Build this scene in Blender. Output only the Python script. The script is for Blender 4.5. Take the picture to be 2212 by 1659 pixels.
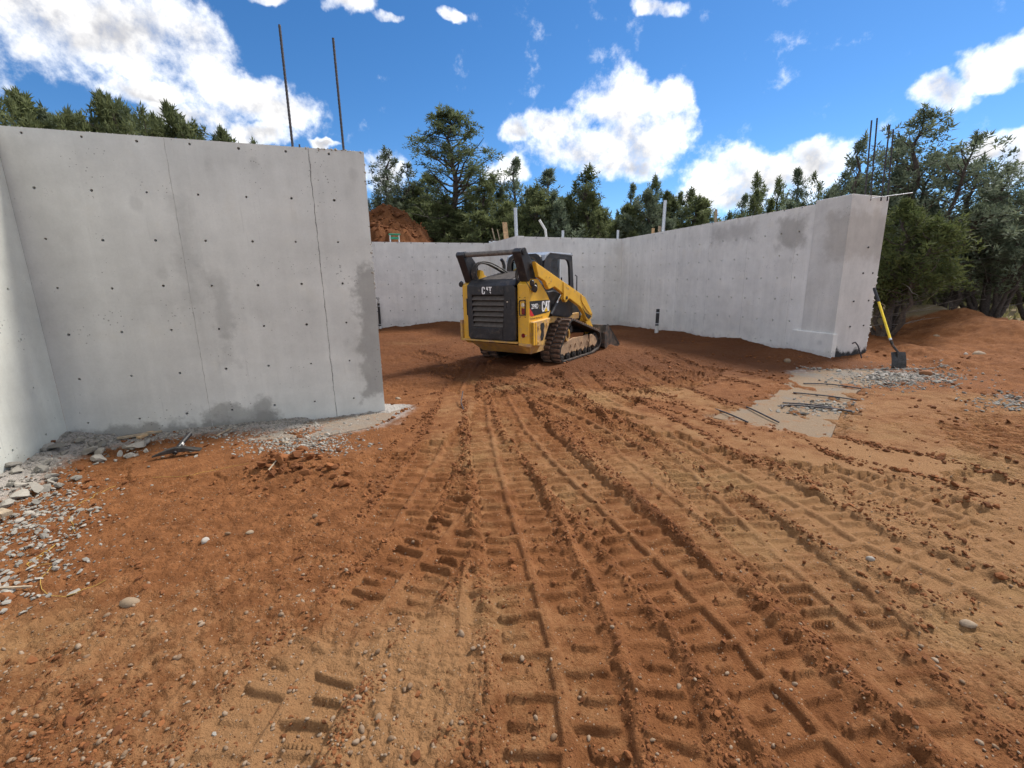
import bpy, bmesh, math, random
import numpy as np
from mathutils import Vector, Matrix

for o in list(bpy.data.objects): bpy.data.objects.remove(o)
S = bpy.context.scene
COL = S.collection
R = math.radians
rng = np.random.default_rng(7)
random.seed(7)

# ------------------------------------------------------------------ camera
PW, PH, PF = 2212.0, 1659.0, 976.0
TH = math.atan(218 / 976.0); ROLL = math.atan2(84, 4371)
CAM = np.array([0, 0, 1.6])
FW = np.array([0, math.cos(TH), -math.sin(TH)]); RT = np.array([1.0, 0, 0]); DN = np.cross(FW, RT)
def ray(px, py):
    x = px - PW / 2; y = py - PH / 2
    xr = x * math.cos(ROLL) - y * math.sin(ROLL); yr = x * math.sin(ROLL) + y * math.cos(ROLL)
    d = FW * PF + RT * xr + DN * yr
    return d / np.linalg.norm(d)
def gnd(px, py, z=0.0):
    d = ray(px, py); t = (z - CAM[2]) / d[2]; return CAM + d * t
def atY(px, py, Y):
    d = ray(px, py); return CAM + d * (Y / d[1])
cd = bpy.data.cameras.new('camera'); cam = bpy.data.objects.new('camera', cd); COL.objects.link(cam)
cd.sensor_width = 36; cd.lens = PF / PW * 36; cd.clip_start = 0.05; cd.clip_end = 3000
cx = RT * math.cos(ROLL) + DN * math.sin(ROLL); cy = RT * math.sin(ROLL) - DN * math.cos(ROLL); cz = -FW
cam.matrix_world = Matrix(((cx[0], cy[0], cz[0], CAM[0]), (cx[1], cy[1], cz[1], CAM[1]), (cx[2], cy[2], cz[2], CAM[2]), (0, 0, 0, 1)))
S.camera = cam
S.view_settings.view_transform = 'Standard'; S.view_settings.look = 'None'
S.view_settings.exposure = 1.62; S.view_settings.gamma = 1.0

# ------------------------------------------------------------------ light
SUN_EL, SUN_AZ = 49.0, 52.0            # azimuth clockwise from +Y (view direction)
sl = bpy.data.lights.new('sun', 'SUN'); sl.energy = 1.9; sl.angle = R(11); sl.color = (1.0, 0.94, 0.86)
so = bpy.data.objects.new('sun', sl); COL.objects.link(so)
sd = Vector((math.cos(R(SUN_EL)) * math.sin(R(SUN_AZ)), math.cos(R(SUN_EL)) * math.cos(R(SUN_AZ)), math.sin(R(SUN_EL))))
so.rotation_euler = sd.to_track_quat('Z', 'Y').to_euler(); so.location = (20, 10, 30)

# ------------------------------------------------------------------ node helper
class NT:
    def __init__(s, tree): s.t = tree; s.n = tree.nodes; s.l = tree.links
    def node(s, kind, **kw):
        nd = s.n.new(kind)
        ins = kw.pop('ins', {})
        for k, v in kw.items(): setattr(nd, k, v)
        for k, v in ins.items(): s.put(nd.inputs[k], v)
        return nd
    def put(s, sock, v):
        if isinstance(v, bpy.types.NodeSocket): s.l.new(v, sock)
        else:
            if hasattr(sock.default_value, '__len__') and not isinstance(v, str):
                v = tuple(v)
                if len(sock.default_value) == 4 and len(v) == 3: v = v + (1,)
            sock.default_value = v
    def math(s, op, a, b=None, c=None, clamp=False):
        nd = s.n.new('ShaderNodeMath'); nd.operation = op; nd.use_clamp = clamp
        for i, v in enumerate((a, b, c)):
            if v is not None: s.put(nd.inputs[i], v)
        return nd.outputs[0]
    def vmath(s, op, a, b=None, out=0):
        nd = s.n.new('ShaderNodeVectorMath'); nd.operation = op
        s.put(nd.inputs[0], a)
        if b is not None: s.put(nd.inputs['Scale'] if op == 'SCALE' else nd.inputs[1], b)
        return nd.outputs['Value'] if op == 'DOT_PRODUCT' else nd.outputs[0]
    def mix(s, f, a, b):
        nd = s.n.new('ShaderNodeMix'); nd.data_type = 'RGBA'
        s.put(nd.inputs[0], f); s.put(nd.inputs[6], a); s.put(nd.inputs[7], b); return nd.outputs[2]
    def noise(s, vec, scale, detail=4, rough=0.55, dist=0.0):
        nd = s.n.new('ShaderNodeTexNoise'); s.put(nd.inputs['Vector'], vec)
        for k, v in (('Scale', scale), ('Detail', detail), ('Roughness', rough), ('Distortion', dist)): nd.inputs[k].default_value = v
        return nd.outputs['Fac']
    def sstep(s, v, lo, hi, a=0.0, b=1.0):
        nd = s.n.new('ShaderNodeMapRange'); nd.interpolation_type = 'SMOOTHSTEP'
        for i, q in enumerate((v, lo, hi, a, b)): s.put(nd.inputs[i], q)
        return nd.outputs[0]
    def mapping(s, vec, scale=(1, 1, 1), loc=(0, 0, 0)):
        nd = s.n.new('ShaderNodeMapping'); s.put(nd.inputs[0], vec); nd.inputs['Scale'].default_value = scale; nd.inputs['Location'].default_value = loc
        return nd.outputs[0]

# ------------------------------------------------------------------ world: clear blue with cumulus
W = bpy.data.worlds.new('World'); S.world = W; W.use_nodes = True
wt = NT(W.node_tree); wt.n.clear()
sky = wt.node('ShaderNodeTexSky', sky_type='NISHITA', sun_disc=False, sun_elevation=R(SUN_EL), sun_rotation=R(SUN_AZ),
              altitude=1900, air_density=1.0, dust_density=0.3, ozone_density=4.0)
CLOUDS = [  # photo pixel centre and radii -> directions on the dome
    (200, 60, 270, 120), (400, 110, 110, 110), (40, 20, 170, 70), (330, 205, 100, 36), (520, 205, 130, 55), (620, 240, 78, 40),
    (430, 262, 110, 38), (520, 290, 110, 28), (60, 105, 80, 34), (760, 12, 55, 30), (845, 40, 36, 16), (590, 6, 40, 16), (975, 37, 26, 18),
    (1430, 8, 62, 24), (1335, 235, 105, 72), (1205, 275, 85, 48), (1445, 225, 45, 60), (1280, 325, 165, 52), (1118, 285, 38, 36),
    (1340, 355, 120, 38), (1385, 300, 105, 62), (1465, 285, 36, 50), (1650, 385, 165, 60), (1560, 425, 120, 40), (1750, 355, 85, 50),
    (2030, 200, 80, 32), (2130, 150, 90, 40), (2195, 110, 60, 46), (2140, 320, 90, 32), (2210, 345, 80, 60), (820, 375, 60, 44),
    (1095, 365, 60, 30), (705, 315, 26, 10)]
g = bpy.data.node_groups.new('cloud_density', 'ShaderNodeTree')
g.interface.new_socket('Dir', in_out='INPUT', socket_type='NodeSocketVector')
for sn in ('Density', 'Envelope', 'Emboss'): g.interface.new_socket(sn, in_out='OUTPUT', socket_type='NodeSocketFloat')
G = NT(g); gi = G.node('NodeGroupInput'); go = G.node('NodeGroupOutput')
dirv = gi.outputs[0]
wn = G.node('ShaderNodeTexNoise', ins={'Vector': dirv, 'Scale': 9.0, 'Detail': 4.0, 'Roughness': 0.6})
warp = G.vmath('SCALE', G.vmath('SUBTRACT', wn.outputs['Color'], (0.5, 0.5, 0.5)), 0.075)
dw = G.vmath('ADD', dirv, warp)
qm = None
for (px, py, a, b) in CLOUDS:
    c = Vector(ray(px, py)); rx = Vector(ray(px + a, py)) - c; ry = Vector(ray(px, py - b)) - c
    u = (rx - c * rx.dot(c)); v = (ry - c * ry.dot(c)); lu, lv = u.length, v.length; u.normalize(); v = (v - u * v.dot(u)).normalized()
    pc = G.vmath('SUBTRACT', dw, tuple(c))
    e1 = G.vmath('DOT_PRODUCT', pc, tuple(u / lu)); e2 = G.vmath('DOT_PRODUCT', pc, tuple(v / lv))
    q = G.math('MULTIPLY_ADD', e1, e1, G.math('MULTIPLY', e2, e2))
    qm = q if qm is None else G.math('SMOOTH_MIN', qm, q, 0.3)
fr = G.math('GREATER_THAN', G.vmath('DOT_PRODUCT', dirv, tuple(FW)), 0.0)
qm = G.math('MULTIPLY_ADD', G.math('SUBTRACT', 1.0, fr), 9.0, qm)
env = G.math('SUBTRACT', 1.0, G.math('MINIMUM', qm, 1.8))
# same kind of cumulus over the unseen sky, cover thickened to fill shaded walls
gen = G.noise(G.mapping(dw, (1, 1, 1.7), (3.1, 1.7, 0.4)), 3.2, 3, 0.5)
gen = G.math('MULTIPLY', G.math('SUBTRACT', gen, 0.44), 6.0)
front = G.sstep(G.vmath('DOT_PRODUCT', dirv, tuple(FW * math.cos(0.35) + np.array([0, 0, 1]) * math.sin(0.35))), 0.45, 0.62)
gen = G.math('SUBTRACT', gen, G.math('MULTIPLY', front, 6.0))
env = G.math('MAXIMUM', env, gen)
fb = G.noise(dirv, 15.0, 9, 0.64)
fs_ = G.noise(G.vmath('ADD', dirv, (0.012, 0.0, 0.016)), 15.0, 5, 0.58)
den = G.math('MULTIPLY_ADD', G.math('SUBTRACT', fb, 0.5), 3.4, G.math('MULTIPLY', env, 0.8))
G.l.new(den, go.inputs[0])
G.l.new(env, go.inputs[1])
lo1 = G.noise(dw, 7.0, 3, 0.5); lo2 = G.noise(G.vmath('ADD', dw, (0.03, 0.0, 0.05)), 7.0, 3, 0.5)
G.l.new(G.math('MULTIPLY_ADD', G.math('SUBTRACT', lo1, lo2), 0.9, G.math('MULTIPLY', G.math('SUBTRACT', fb, fs_), 0.55)), go.inputs[2])
tc = wt.node('ShaderNodeTexCoord'); D0 = wt.vmath('NORMALIZE', tc.outputs['Generated'])
g1 = wt.node('ShaderNodeGroup', node_tree=g, ins={0: D0})
den, envv, emb = g1.outputs
mask = wt.sstep(den, -0.35, 0.95)
deep = wt.sstep(wt.math('MULTIPLY_ADD', den, 0.45, envv), 0.15, 1.3)
lit = wt.sstep(emb, -0.16, 0.13)
shade = wt.math('MULTIPLY', deep, wt.math('MULTIPLY_ADD', lit, -0.6, 1.0))
ccol = wt.mix(shade, (11.0, 10.9, 10.6), (4.3, 4.3, 4.5))
hs = wt.node('ShaderNodeHueSaturation', ins={'Hue': 0.5, 'Saturation': 1.22, 'Value': 1.0, 'Fac': 1.0, 'Color': sky.outputs[0]})
fin = wt.mix(mask, hs.outputs[0], ccol)
bg = wt.node('ShaderNodeBackground', ins={'Color': fin, 'Strength': 0.050})
W.cycles.sampling_method = 'MANUAL'; W.cycles.sample_map_resolution = 256
S.cycles.max_bounces = 6; S.cycles.diffuse_bounces = 3; S.cycles.transparent_max_bounces = 8; S.cycles.use_adaptive_sampling = True; S.cycles.adaptive_threshold = 0.02
wo = wt.node('ShaderNodeOutputWorld'); wt.l.new(bg.outputs[0], wo.inputs[0])

# ------------------------------------------------------------------ mesh helpers
class MB:
    def __init__(s): s.v = []; s.f = []; s.m = []
    def add(s, vs, fs, m=0):
        b = len(s.v); s.v += [tuple(map(float, p)) for p in vs]
        s.f += [tuple(b + i for i in q) for q in fs]; s.m += [m] * len(fs); return s
    def box(s, x0, x1, y0, y1, z0, z1, m=0):
        return s.add([(x, y, z) for x in (x0, x1) for y in (y0, y1) for z in (z0, z1)],
                     [(0, 1, 3, 2), (4, 6, 7, 5), (0, 4, 5, 1), (2, 3, 7, 6), (0, 2, 6, 4), (1, 5, 7, 3)], m)
    def prism(s, poly, axis, a, b, m=0):
        """poly in the two other axes (in order), extruded along axis from a to b"""
        n = len(poly)
        def mk(p, t):
            q = list(p); q.insert(axis, t); return q
        vs = [mk(p, a) for p in poly] + [mk(p, b) for p in poly]
        fs = [tuple(range(n))[::-1], tuple(range(n, 2 * n))] + [(i, (i + 1) % n, n + (i + 1) % n, n + i) for i in range(n)]
        return s.add(vs, fs, m)
    def ring(s, outer, inner, axis, a, b, m=0, N=40):
        c = np.mean(np.array(inner), axis=0)
        def samp(poly):
            P = np.array(poly, float); out = []
            for k in range(N):
                t = 2 * math.pi * k / N; d = np.array([math.cos(t), math.sin(t)]); best = None
                for i in range(len(P)):
                    p, q = P[i] - c, P[(i + 1) % len(P)] - c; e = q - p
                    den = d[0] * e[1] - d[1] * e[0]
                    if abs(den) < 1e-9: continue
                    r = (p[0] * e[1] - p[1] * e[0]) / den; w = (p[0] * d[1] - p[1] * d[0]) / den
                    if r > 0 and -1e-6 <= w <= 1 + 1e-6 and (best is None or r > best): best = r
                out.append(c + d * best)
            return out
        O_, I_ = samp(outer), samp(inner)
        def mk(p, t):
            q = [p[0], p[1]]; q.insert(axis, t); return q
        vs = [mk(p, a) for p in O_] + [mk(p, a) for p in I_] + [mk(p, b) for p in O_] + [mk(p, b) for p in I_]
        fs = []
        for i in range(N):
            j = (i + 1) % N
            fs += [(i, j, N + j, N + i), (2 * N + i, 3 * N + i, 3 * N + j, 2 * N + j), (i, 2 * N + i, 2 * N + j, j), (N + i, N + j, 3 * N + j, 3 * N + i)]
        return s.add(vs, fs, m)
    def tube(s, path, r, n=8, m=0, cap=True):
        P = [Vector(p) for p in path]; k = len(P); rs = r if hasattr(r, '__len__') else [r] * k
        vs = []; up = None
        for i in range(k):
            t = (P[min(i + 1, k - 1)] - P[max(i - 1, 0)]).normalized()
            if up is None: up = t.orthogonal().normalized()
            up = (up - t * up.dot(t)); up = up.normalized() if up.length > 1e-6 else t.orthogonal().normalized()
            w = t.cross(up)
            for j in range(n):
                a = 2 * math.pi * j / n; vs.append(P[i] + (up * math.cos(a) + w * math.sin(a)) * rs[i])
        fs = [(i * n + j, i * n + (j + 1) % n, (i + 1) * n + (j + 1) % n, (i + 1) * n + j) for i in range(k - 1) for j in range(n)]
        if cap: fs += [tuple(range(n))[::-1], tuple(range((k - 1) * n, k * n))]
        return s.add(vs, fs, m)
    def disc(s, c, axis, r, h, n=20, m=0, r2=None):
        """cylinder of half thickness h along axis, centred at c"""
        r2 = r if r2 is None else r2; vs = []
        for t, rr in ((-h, r), (h, r2)):
            for j in range(n):
                a = 2 * math.pi * j / n; p = [math.cos(a) * rr, math.sin(a) * rr]; p.insert(axis, t); vs.append([c[i] + p[i] for i in range(3)])
        fs = [tuple(range(n))[::-1], tuple(range(n, 2 * n))] + [(j, (j + 1) % n, n + (j + 1) % n, n + j) for j in range(n)]
        return s.add(vs, fs, m)
    def mesh(s, name, mats, smooth=False):
        me = bpy.data.meshes.new(name); me.from_pydata(s.v, [], s.f)
        for m in (mats if isinstance(mats, (list, tuple)) else [mats]): me.materials.append(m)
        me.polygons.foreach_set('material_index', s.m)
        bm = bmesh.new(); bm.from_mesh(me); bmesh.ops.recalc_face_normals(bm, faces=bm.faces); bm.to_mesh(me); bm.free()
        if smooth: me.polygons.foreach_set('use_smooth', [True] * len(me.polygons))
        return me
    def build(s, name, mats, parent=None, smooth=False, bevel=0.0, seg=2):
        o = bpy.data.objects.new(name, s.mesh(name, mats, smooth)); COL.objects.link(o); o.parent = parent
        if bevel:
            md = o.modifiers.new('bevel', 'BEVEL'); md.width = bevel; md.segments = seg; md.limit_method = 'ANGLE'; md.angle_limit = R(35)
        if smooth:
            try: o.data.set_sharp_from_angle(angle=R(40))
            except Exception: pass
        return o
def tag(o, label=None, cat=None, group=None, kind=None):
    if label: o['label'] = label
    if cat: o['category'] = cat
    if group: o['group'] = group
    if kind: o['kind'] = kind
    return o
def thing(name, label, cat, loc=(0, 0, 0), rz=0.0, group=None):
    o = bpy.data.objects.new(name, None); COL.objects.link(o); o.location = loc; o.rotation_euler = (0, 0, rz); o.empty_display_size = 0.2
    return tag(o, label, cat, group)
def link(name, mesh, parent=None, mw=None):
    o = bpy.data.objects.new(name, mesh); COL.objects.link(o); o.parent = parent
    if mw is not None: o.matrix_basis = mw
    return o
def np_mesh(name, V, F, mats, smooth=False, attrs=None, mi=None):
    me = bpy.data.meshes.new(name); V = np.asarray(V, np.float32); F = np.asarray(F, np.int32); k = F.shape[1]
    me.vertices.add(len(V)); me.vertices.foreach_set('co', V.ravel())
    me.loops.add(F.size); me.loops.foreach_set('vertex_index', F.ravel())
    me.polygons.add(len(F)); me.polygons.foreach_set('loop_start', np.arange(0, F.size, k, dtype=np.int32))
    try: me.polygons.foreach_set('loop_total', np.full(len(F), k, np.int32))
    except Exception: pass
    for m in (mats if isinstance(mats, (list, tuple)) else [mats]): me.materials.append(m)
    if mi is not None: me.polygons.foreach_set('material_index', np.asarray(mi, np.int32))
    me.polygons.foreach_set('use_smooth', np.full(len(F), smooth))
    for an, av in (attrs or {}).items():
        at = me.attributes.new(an, 'FLOAT', 'POINT'); at.data.foreach_set('value', np.asarray(av, np.float32))
    me.update(calc_edges=True); me.validate(); return me

# ------------------------------------------------------------------ numpy noise
def _h(i, j, s):
    n = (i.astype(np.int64) * 374761393 + j.astype(np.int64) * 668265263 + s * 974634777) & 0x7fffffff
    n = ((n ^ (n >> 13)) * 1274126177) & 0x7fffffff
    return ((n ^ (n >> 16)) & 0xffff) / 65535.0
def vnoise(x, y, s=0):
    i = np.floor(x); j = np.floor(y); fx = x - i; fy = y - j; i = i.astype(np.int64); j = j.astype(np.int64)
    fx = fx * fx * fx * (fx * (fx * 6 - 15) + 10); fy = fy * fy * fy * (fy * (fy * 6 - 15) + 10)
    a = _h(i, j, s); b = _h(i + 1, j, s); c = _h(i, j + 1, s); d = _h(i + 1, j + 1, s)
    return (a + (b - a) * fx) * (1 - fy) + (c + (d - c) * fx) * fy
def fbm(x, y, s=0, o=4, g=0.5):
    t = 0; a = 1; n = 0
    for k in range(o):
        t = t + a * vnoise(x * 2 ** k + 17.3 * k, y * 2 ** k - 9.1 * k, s + k); n += a; a *= g
    return t / n
def ss(v, lo, hi):
    t = np.clip((v - lo) / (hi - lo), 0, 1); return t * t * (3 - 2 * t)
# ------------------------------------------------------------------ materials
def newmat(name):
    m = bpy.data.materials.new(name); m.use_nodes = True; t = NT(m.node_tree); t.n.clear()
    out = t.node('ShaderNodeOutputMaterial'); b = t.node('ShaderNodeBsdfPrincipled'); t.l.new(b.outputs[0], out.inputs[0])
    return m, t, b
def mat(name, col, rough=0.6, metal=0.0, var=0.15, scale=6.0, bump=0.0, bscale=60.0, dust=None, spec=0.5):
    """plain procedural surface: colour with mottling, optional dust by noise and fine relief"""
    m, t, b = newmat(name); tc = t.node('ShaderNodeTexCoord'); P = tc.outputs['Object']
    n = t.noise(P, scale, 5, 0.6)
    lo = [c * (1 - var) for c in col]; hi = [min(1, c * (1 + var)) for c in col]
    c = t.mix(t.sstep(n, 0.3, 0.7), lo, hi); rg = t.math('ADD', rough, t.math('MULTIPLY', t.math('SUBTRACT', n, 0.5), 0.25), clamp=True)
    if dust:
        dc, lo_, hi_ = dust; dn = t.noise(P, 9.0, 6, 0.7)
        dm = t.sstep(dn, lo_, hi_); c = t.mix(dm, c, dc); rg = t.math('MAXIMUM', rg, t.math('MULTIPLY', dm, 0.9))
    t.put(b.inputs['Base Color'], c); t.put(b.inputs['Roughness'], rg); b.inputs['Metallic'].default_value = metal
    b.inputs['Specular IOR Level'].default_value = spec
    if bump:
        bn = t.node('ShaderNodeBump', ins={'Strength': bump, 'Distance': 0.01, 'Height': t.noise(P, bscale, 6, 0.65)})
        t.l.new(bn.outputs[0], b.inputs['Normal'])
    return m
def concrete(name, base=(0.47, 0.475, 0.47), stains=(), green=0.0, edge=None):
    m, t, b = newmat(name); tc = t.node('ShaderNodeTexCoord'); P = tc.outputs['Object']
    sep = t.node('ShaderNodeSeparateXYZ', ins={0: P}); u, z = sep.outputs[0], sep.outputs[2]
    big = t.noise(P, 1.1, 6, 0.62); med = t.noise(P, 5.0, 6, 0.65); fine = t.noise(P, 45.0, 5, 0.7)
    streak = t.noise(t.mapping(P, (7.0, 7.0, 0.55)), 1.0, 5, 0.6); lift = t.noise(t.mapping(P, (0.5, 0.5, 3.5)), 1.0, 3, 0.5)
    v = t.math('ADD', t.math('MULTIPLY', t.math('SUBTRACT', big, 0.5), 0.55), 1.0)
    v = t.math('ADD', v, t.math('MULTIPLY', t.math('SUBTRACT', med, 0.5), 0.30))
    v = t.math('ADD', v, t.math('MULTIPLY', t.math('SUBTRACT', fine, 0.5), 0.20))
    v = t.math('ADD', v, t.math('MULTIPLY', t.math('SUBTRACT', streak, 0.5), 0.22))
    v = t.math('ADD', v, t.math('MULTIPLY', t.math('SUBTRACT', lift, 0.5), 0.16))
    pn = t.node('ShaderNodeTexWhiteNoise', noise_dimensions='1D', ins={'W': t.math('FLOOR', t.math('DIVIDE', t.math('ADD', u, 0.35), 0.92))})
    v = t.math('ADD', v, t.math('MULTIPLY', t.math('SUBTRACT', pn.outputs['Value'], 0.5), 0.07))
    c = t.vmath('SCALE', base, v)
    warm = t.noise(P, 2.3, 4, 0.6)
    c = t.mix(t.math('MULTIPLY', t.sstep(warm, 0.55, 0.75), 0.25), c, t.vmath('SCALE', (base[0] * 1.05, base[1] * 0.98, base[2] * 0.86), v))
    if green: c = t.mix(green, c, t.vmath('SCALE', (0.43, 0.47, 0.42), v))
    dist = t.math('MULTIPLY', t.math('SUBTRACT', t.noise(P, 4.5, 6, 0.65), 0.5), 0.55)
    for (u0, u1, z0, z1, k, col, soft) in stains:
        du = t.math('MINIMUM', t.math('SUBTRACT', u, u0), t.math('SUBTRACT', u1, u)); dz = t.math('MINIMUM', t.math('SUBTRACT', z, z0), t.math('SUBTRACT', z1, z))
        dd = t.math('ADD', t.math('MINIMUM', du, dz), dist)
        c = t.mix(t.math('MULTIPLY', t.sstep(dd, -soft, soft), k), c, t.vmath('SCALE', col, v))
    drip = t.math('MULTIPLY', t.sstep(t.noise(t.mapping(P, (26.0, 26.0, 1.1)), 1.0, 4, 0.6), 0.60, 0.74), t.math('MULTIPLY', t.sstep(big, 0.42, 0.62), 0.22)); c = t.mix(drip, c, (0.27, 0.26, 0.245))
    vf = t.node('ShaderNodeTexVoronoi', ins={'Vector': P, 'Scale': 70.0, 'Randomness': 1.0}); c = t.mix(t.math('MULTIPLY', t.math('LESS_THAN', vf.outputs['Distance'], t.math('MULTIPLY', t.sstep(med, 0.48, 0.7), 0.2)), 0.5), c, (0.2, 0.2, 0.19))
    # form oil blots and pinholes
    vo = t.node('ShaderNodeTexVoronoi', ins={'Vector': P, 'Scale': 24.0, 'Randomness': 1.0}); hole = t.math('LESS_THAN', vo.outputs['Distance'], t.math('MULTIPLY', t.sstep(t.noise(P, 2.0, 3), 0.42, 0.72), 0.20))
    c = t.mix(t.math('MULTIPLY', hole, 0.6), c, (0.13, 0.13, 0.12))
    vs_ = t.node('ShaderNodeTexVoronoi', ins={'Vector': t.mapping(P, (2.2, 2.2, 1.6)), 'Scale': 1.0, 'Randomness': 1.0})
    blot = t.math('MULTIPLY', t.sstep(t.math('ADD', vs_.outputs['Distance'], t.math('MULTIPLY', dist, 0.6)), 0.16, 0.06), 0.22)
    c = t.mix(blot, c, (0.25, 0.25, 0.24))
    t.put(b.inputs['Base Color'], c); b.inputs['Roughness'].default_value = 0.85; b.inputs['Specular IOR Level'].default_value = 0.25
    hgt = t.math('ADD', t.math('MULTIPLY', fine, 0.5), t.math('ADD', t.math('MULTIPLY', med, 0.6), t.math('MULTIPLY', hole, -1.0)))
    bn = t.node('ShaderNodeBump', ins={'Strength': 0.35, 'Distance': 0.006, 'Height': hgt}); t.l.new(bn.outputs[0], b.inputs['Normal'])
    return m

M = {}
M['rust'] = mat('rebar_steel', (0.055, 0.05, 0.055), 0.65, 0.4, 0.4, 30, 0.4, 80)
M['black_pipe'] = mat('black_plastic', (0.018, 0.018, 0.02), 0.45, 0, 0.3)
M['white_pipe'] = mat('white_plastic', (0.62, 0.62, 0.60), 0.45, 0, 0.1, dust=((0.35, 0.22, 0.14), 0.55, 0.75))
M['wood'] = mat('lumber', (0.50, 0.33, 0.18), 0.8, 0, 0.25, 14, 0.3, 40)
M['oldwood'] = mat('weathered_lumber', (0.33, 0.26, 0.18), 0.85, 0, 0.3, 18, 0.4, 60)
M['galv'] = mat('galvanised_steel', (0.55, 0.58, 0.62), 0.45, 0.5, 0.12, 25)
M['dark_steel'] = mat('dark_steel', (0.06, 0.058, 0.056), 0.5, 0.7, 0.35, 22, 0.2, 70, dust=((0.20, 0.11, 0.06), 0.56, 0.74))
M['plug'] = mat('tie_hole_core', (0.05, 0.05, 0.05), 0.9)
M['y_handle'] = mat('yellow_fibreglass', (0.80, 0.56, 0.01), 0.35, 0, 0.06)
M['twine'] = mat('yellow_twine', (0.40, 0.26, 0.05), 0.8)
M['ladder_green'] = mat('green_fibreglass', (0.02, 0.28, 0.16), 0.4)
M['aluminium'] = mat('aluminium', (0.68, 0.70, 0.72), 0.4, 0.6, 0.05)
# loader
M['yellow'] = mat('loader_yellow_paint', (0.72, 0.40, 0.035), 0.42, 0, 0.07, 3, 0.05, 30, dust=((0.42, 0.26, 0.13), 0.50, 0.80))
M['dusty_yellow'] = mat('dusty_yellow_paint', (0.56, 0.33, 0.08), 0.7, 0, 0.2, 8, 0.15, 40, dust=((0.42, 0.26, 0.16), 0.42, 0.66))
M['dust_frame'] = mat('dust_caked_frame', (0.36, 0.23, 0.135), 0.85, 0, 0.25, 9, 0.4, 40, dust=((0.50, 0.31, 0.08), 0.58, 0.72))
M['black'] = mat('loader_black_paint', (0.016, 0.017, 0.021), 0.42, 0, 0.35, 5, 0.08, 50, dust=((0.085, 0.068, 0.056), 0.48, 0.80))
M['grey_louver'] = mat('dusty_louver', (0.085, 0.072, 0.062), 0.7, 0, 0.25, 12, 0.1, 60)
M['void'] = mat('engine_bay_dark', (0.008, 0.008, 0.009), 0.9)
M['rubber'] = mat('track_rubber', (0.022, 0.021, 0.021), 0.75, 0, 0.3, 12, 0.2, 60, dust=((0.13, 0.08, 0.055), 0.42, 0.72))
M['lug'] = mat('dusty_tread_rubber', (0.035, 0.031, 0.029), 0.85, 0, 0.3, 14, 0.3, 70, dust=((0.17, 0.095, 0.06), 0.32, 0.58))
M['hose'] = mat('hydraulic_hose', (0.05, 0.047, 0.045), 0.6, 0, 0.4, 20, dust=((0.25, 0.20, 0.16), 0.5, 0.7))
M['barmetal'] = mat('worn_bar', (0.16, 0.145, 0.13), 0.6, 0.3, 0.4, 15, 0.2, 60)
M['chrome'] = mat('chrome_rod', (0.75, 0.76, 0.78), 0.15, 1.0, 0.05)
M['white'] = mat('white_vinyl', (0.82, 0.82, 0.82), 0.45, 0, 0.04)
M['decal_black'] = mat('black_vinyl', (0.018, 0.018, 0.02), 0.35, 0, 0.1)
M['decal_red'] = mat('red_vinyl', (0.55, 0.03, 0.03), 0.35, 0, 0.1)
M['decal_yellow'] = mat('yellow_vinyl', (0.80, 0.48, 0.01), 0.35, 0, 0.05)
M['print_dim'] = mat('worn_print', (0.32, 0.25, 0.10), 0.5)
M['red_lens'] = mat('red_lens', (0.16, 0.008, 0.012), 0.2, 0, 0.1)
M['clear_lens'] = mat('clear_lens', (0.70, 0.66, 0.55), 0.12, 0.4, 0.2, 30)
M['bucket'] = mat('worn_bucket_steel', (0.10, 0.095, 0.09), 0.5, 0.5, 0.5, 9, 0.2, 50, dust=((0.24, 0.13, 0.08), 0.48, 0.68))
M['roof_sky_grey'] = mat('cab_roof_sky_reflection', (0.30, 0.33, 0.38), 0.3, 0, 0.1)  # sky reflection on the cab roof put into its grey blue colour
m, t, b = newmat('tinted_glass'); b.inputs['Base Color'].default_value = (0.10, 0.12, 0.13, 1); b.inputs['Roughness'].default_value = 0.05
b.inputs['Transmission Weight'].default_value = 0.0; tr = t.node('ShaderNodeBsdfTransparent', ins={0: (0.62, 0.70, 0.72)}); gl = t.node('ShaderNodeBsdfGlossy', ins={0: (0.9, 0.95, 1.0), 'Roughness': 0.04})
fz = t.node('ShaderNodeFresnel', ins={'IOR': 1.5}); mx = t.node('ShaderNodeMixShader', ins={0: t.math('MULTIPLY', fz.outputs[0], 1.6, clamp=True), 1: tr.outputs[0], 2: gl.outputs[0]})
t.l.new(mx.outputs[0], [n for n in t.n if n.type == 'OUTPUT_MATERIAL'][0].inputs[0]); t.n.remove(b); M['glass'] = m

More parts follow.
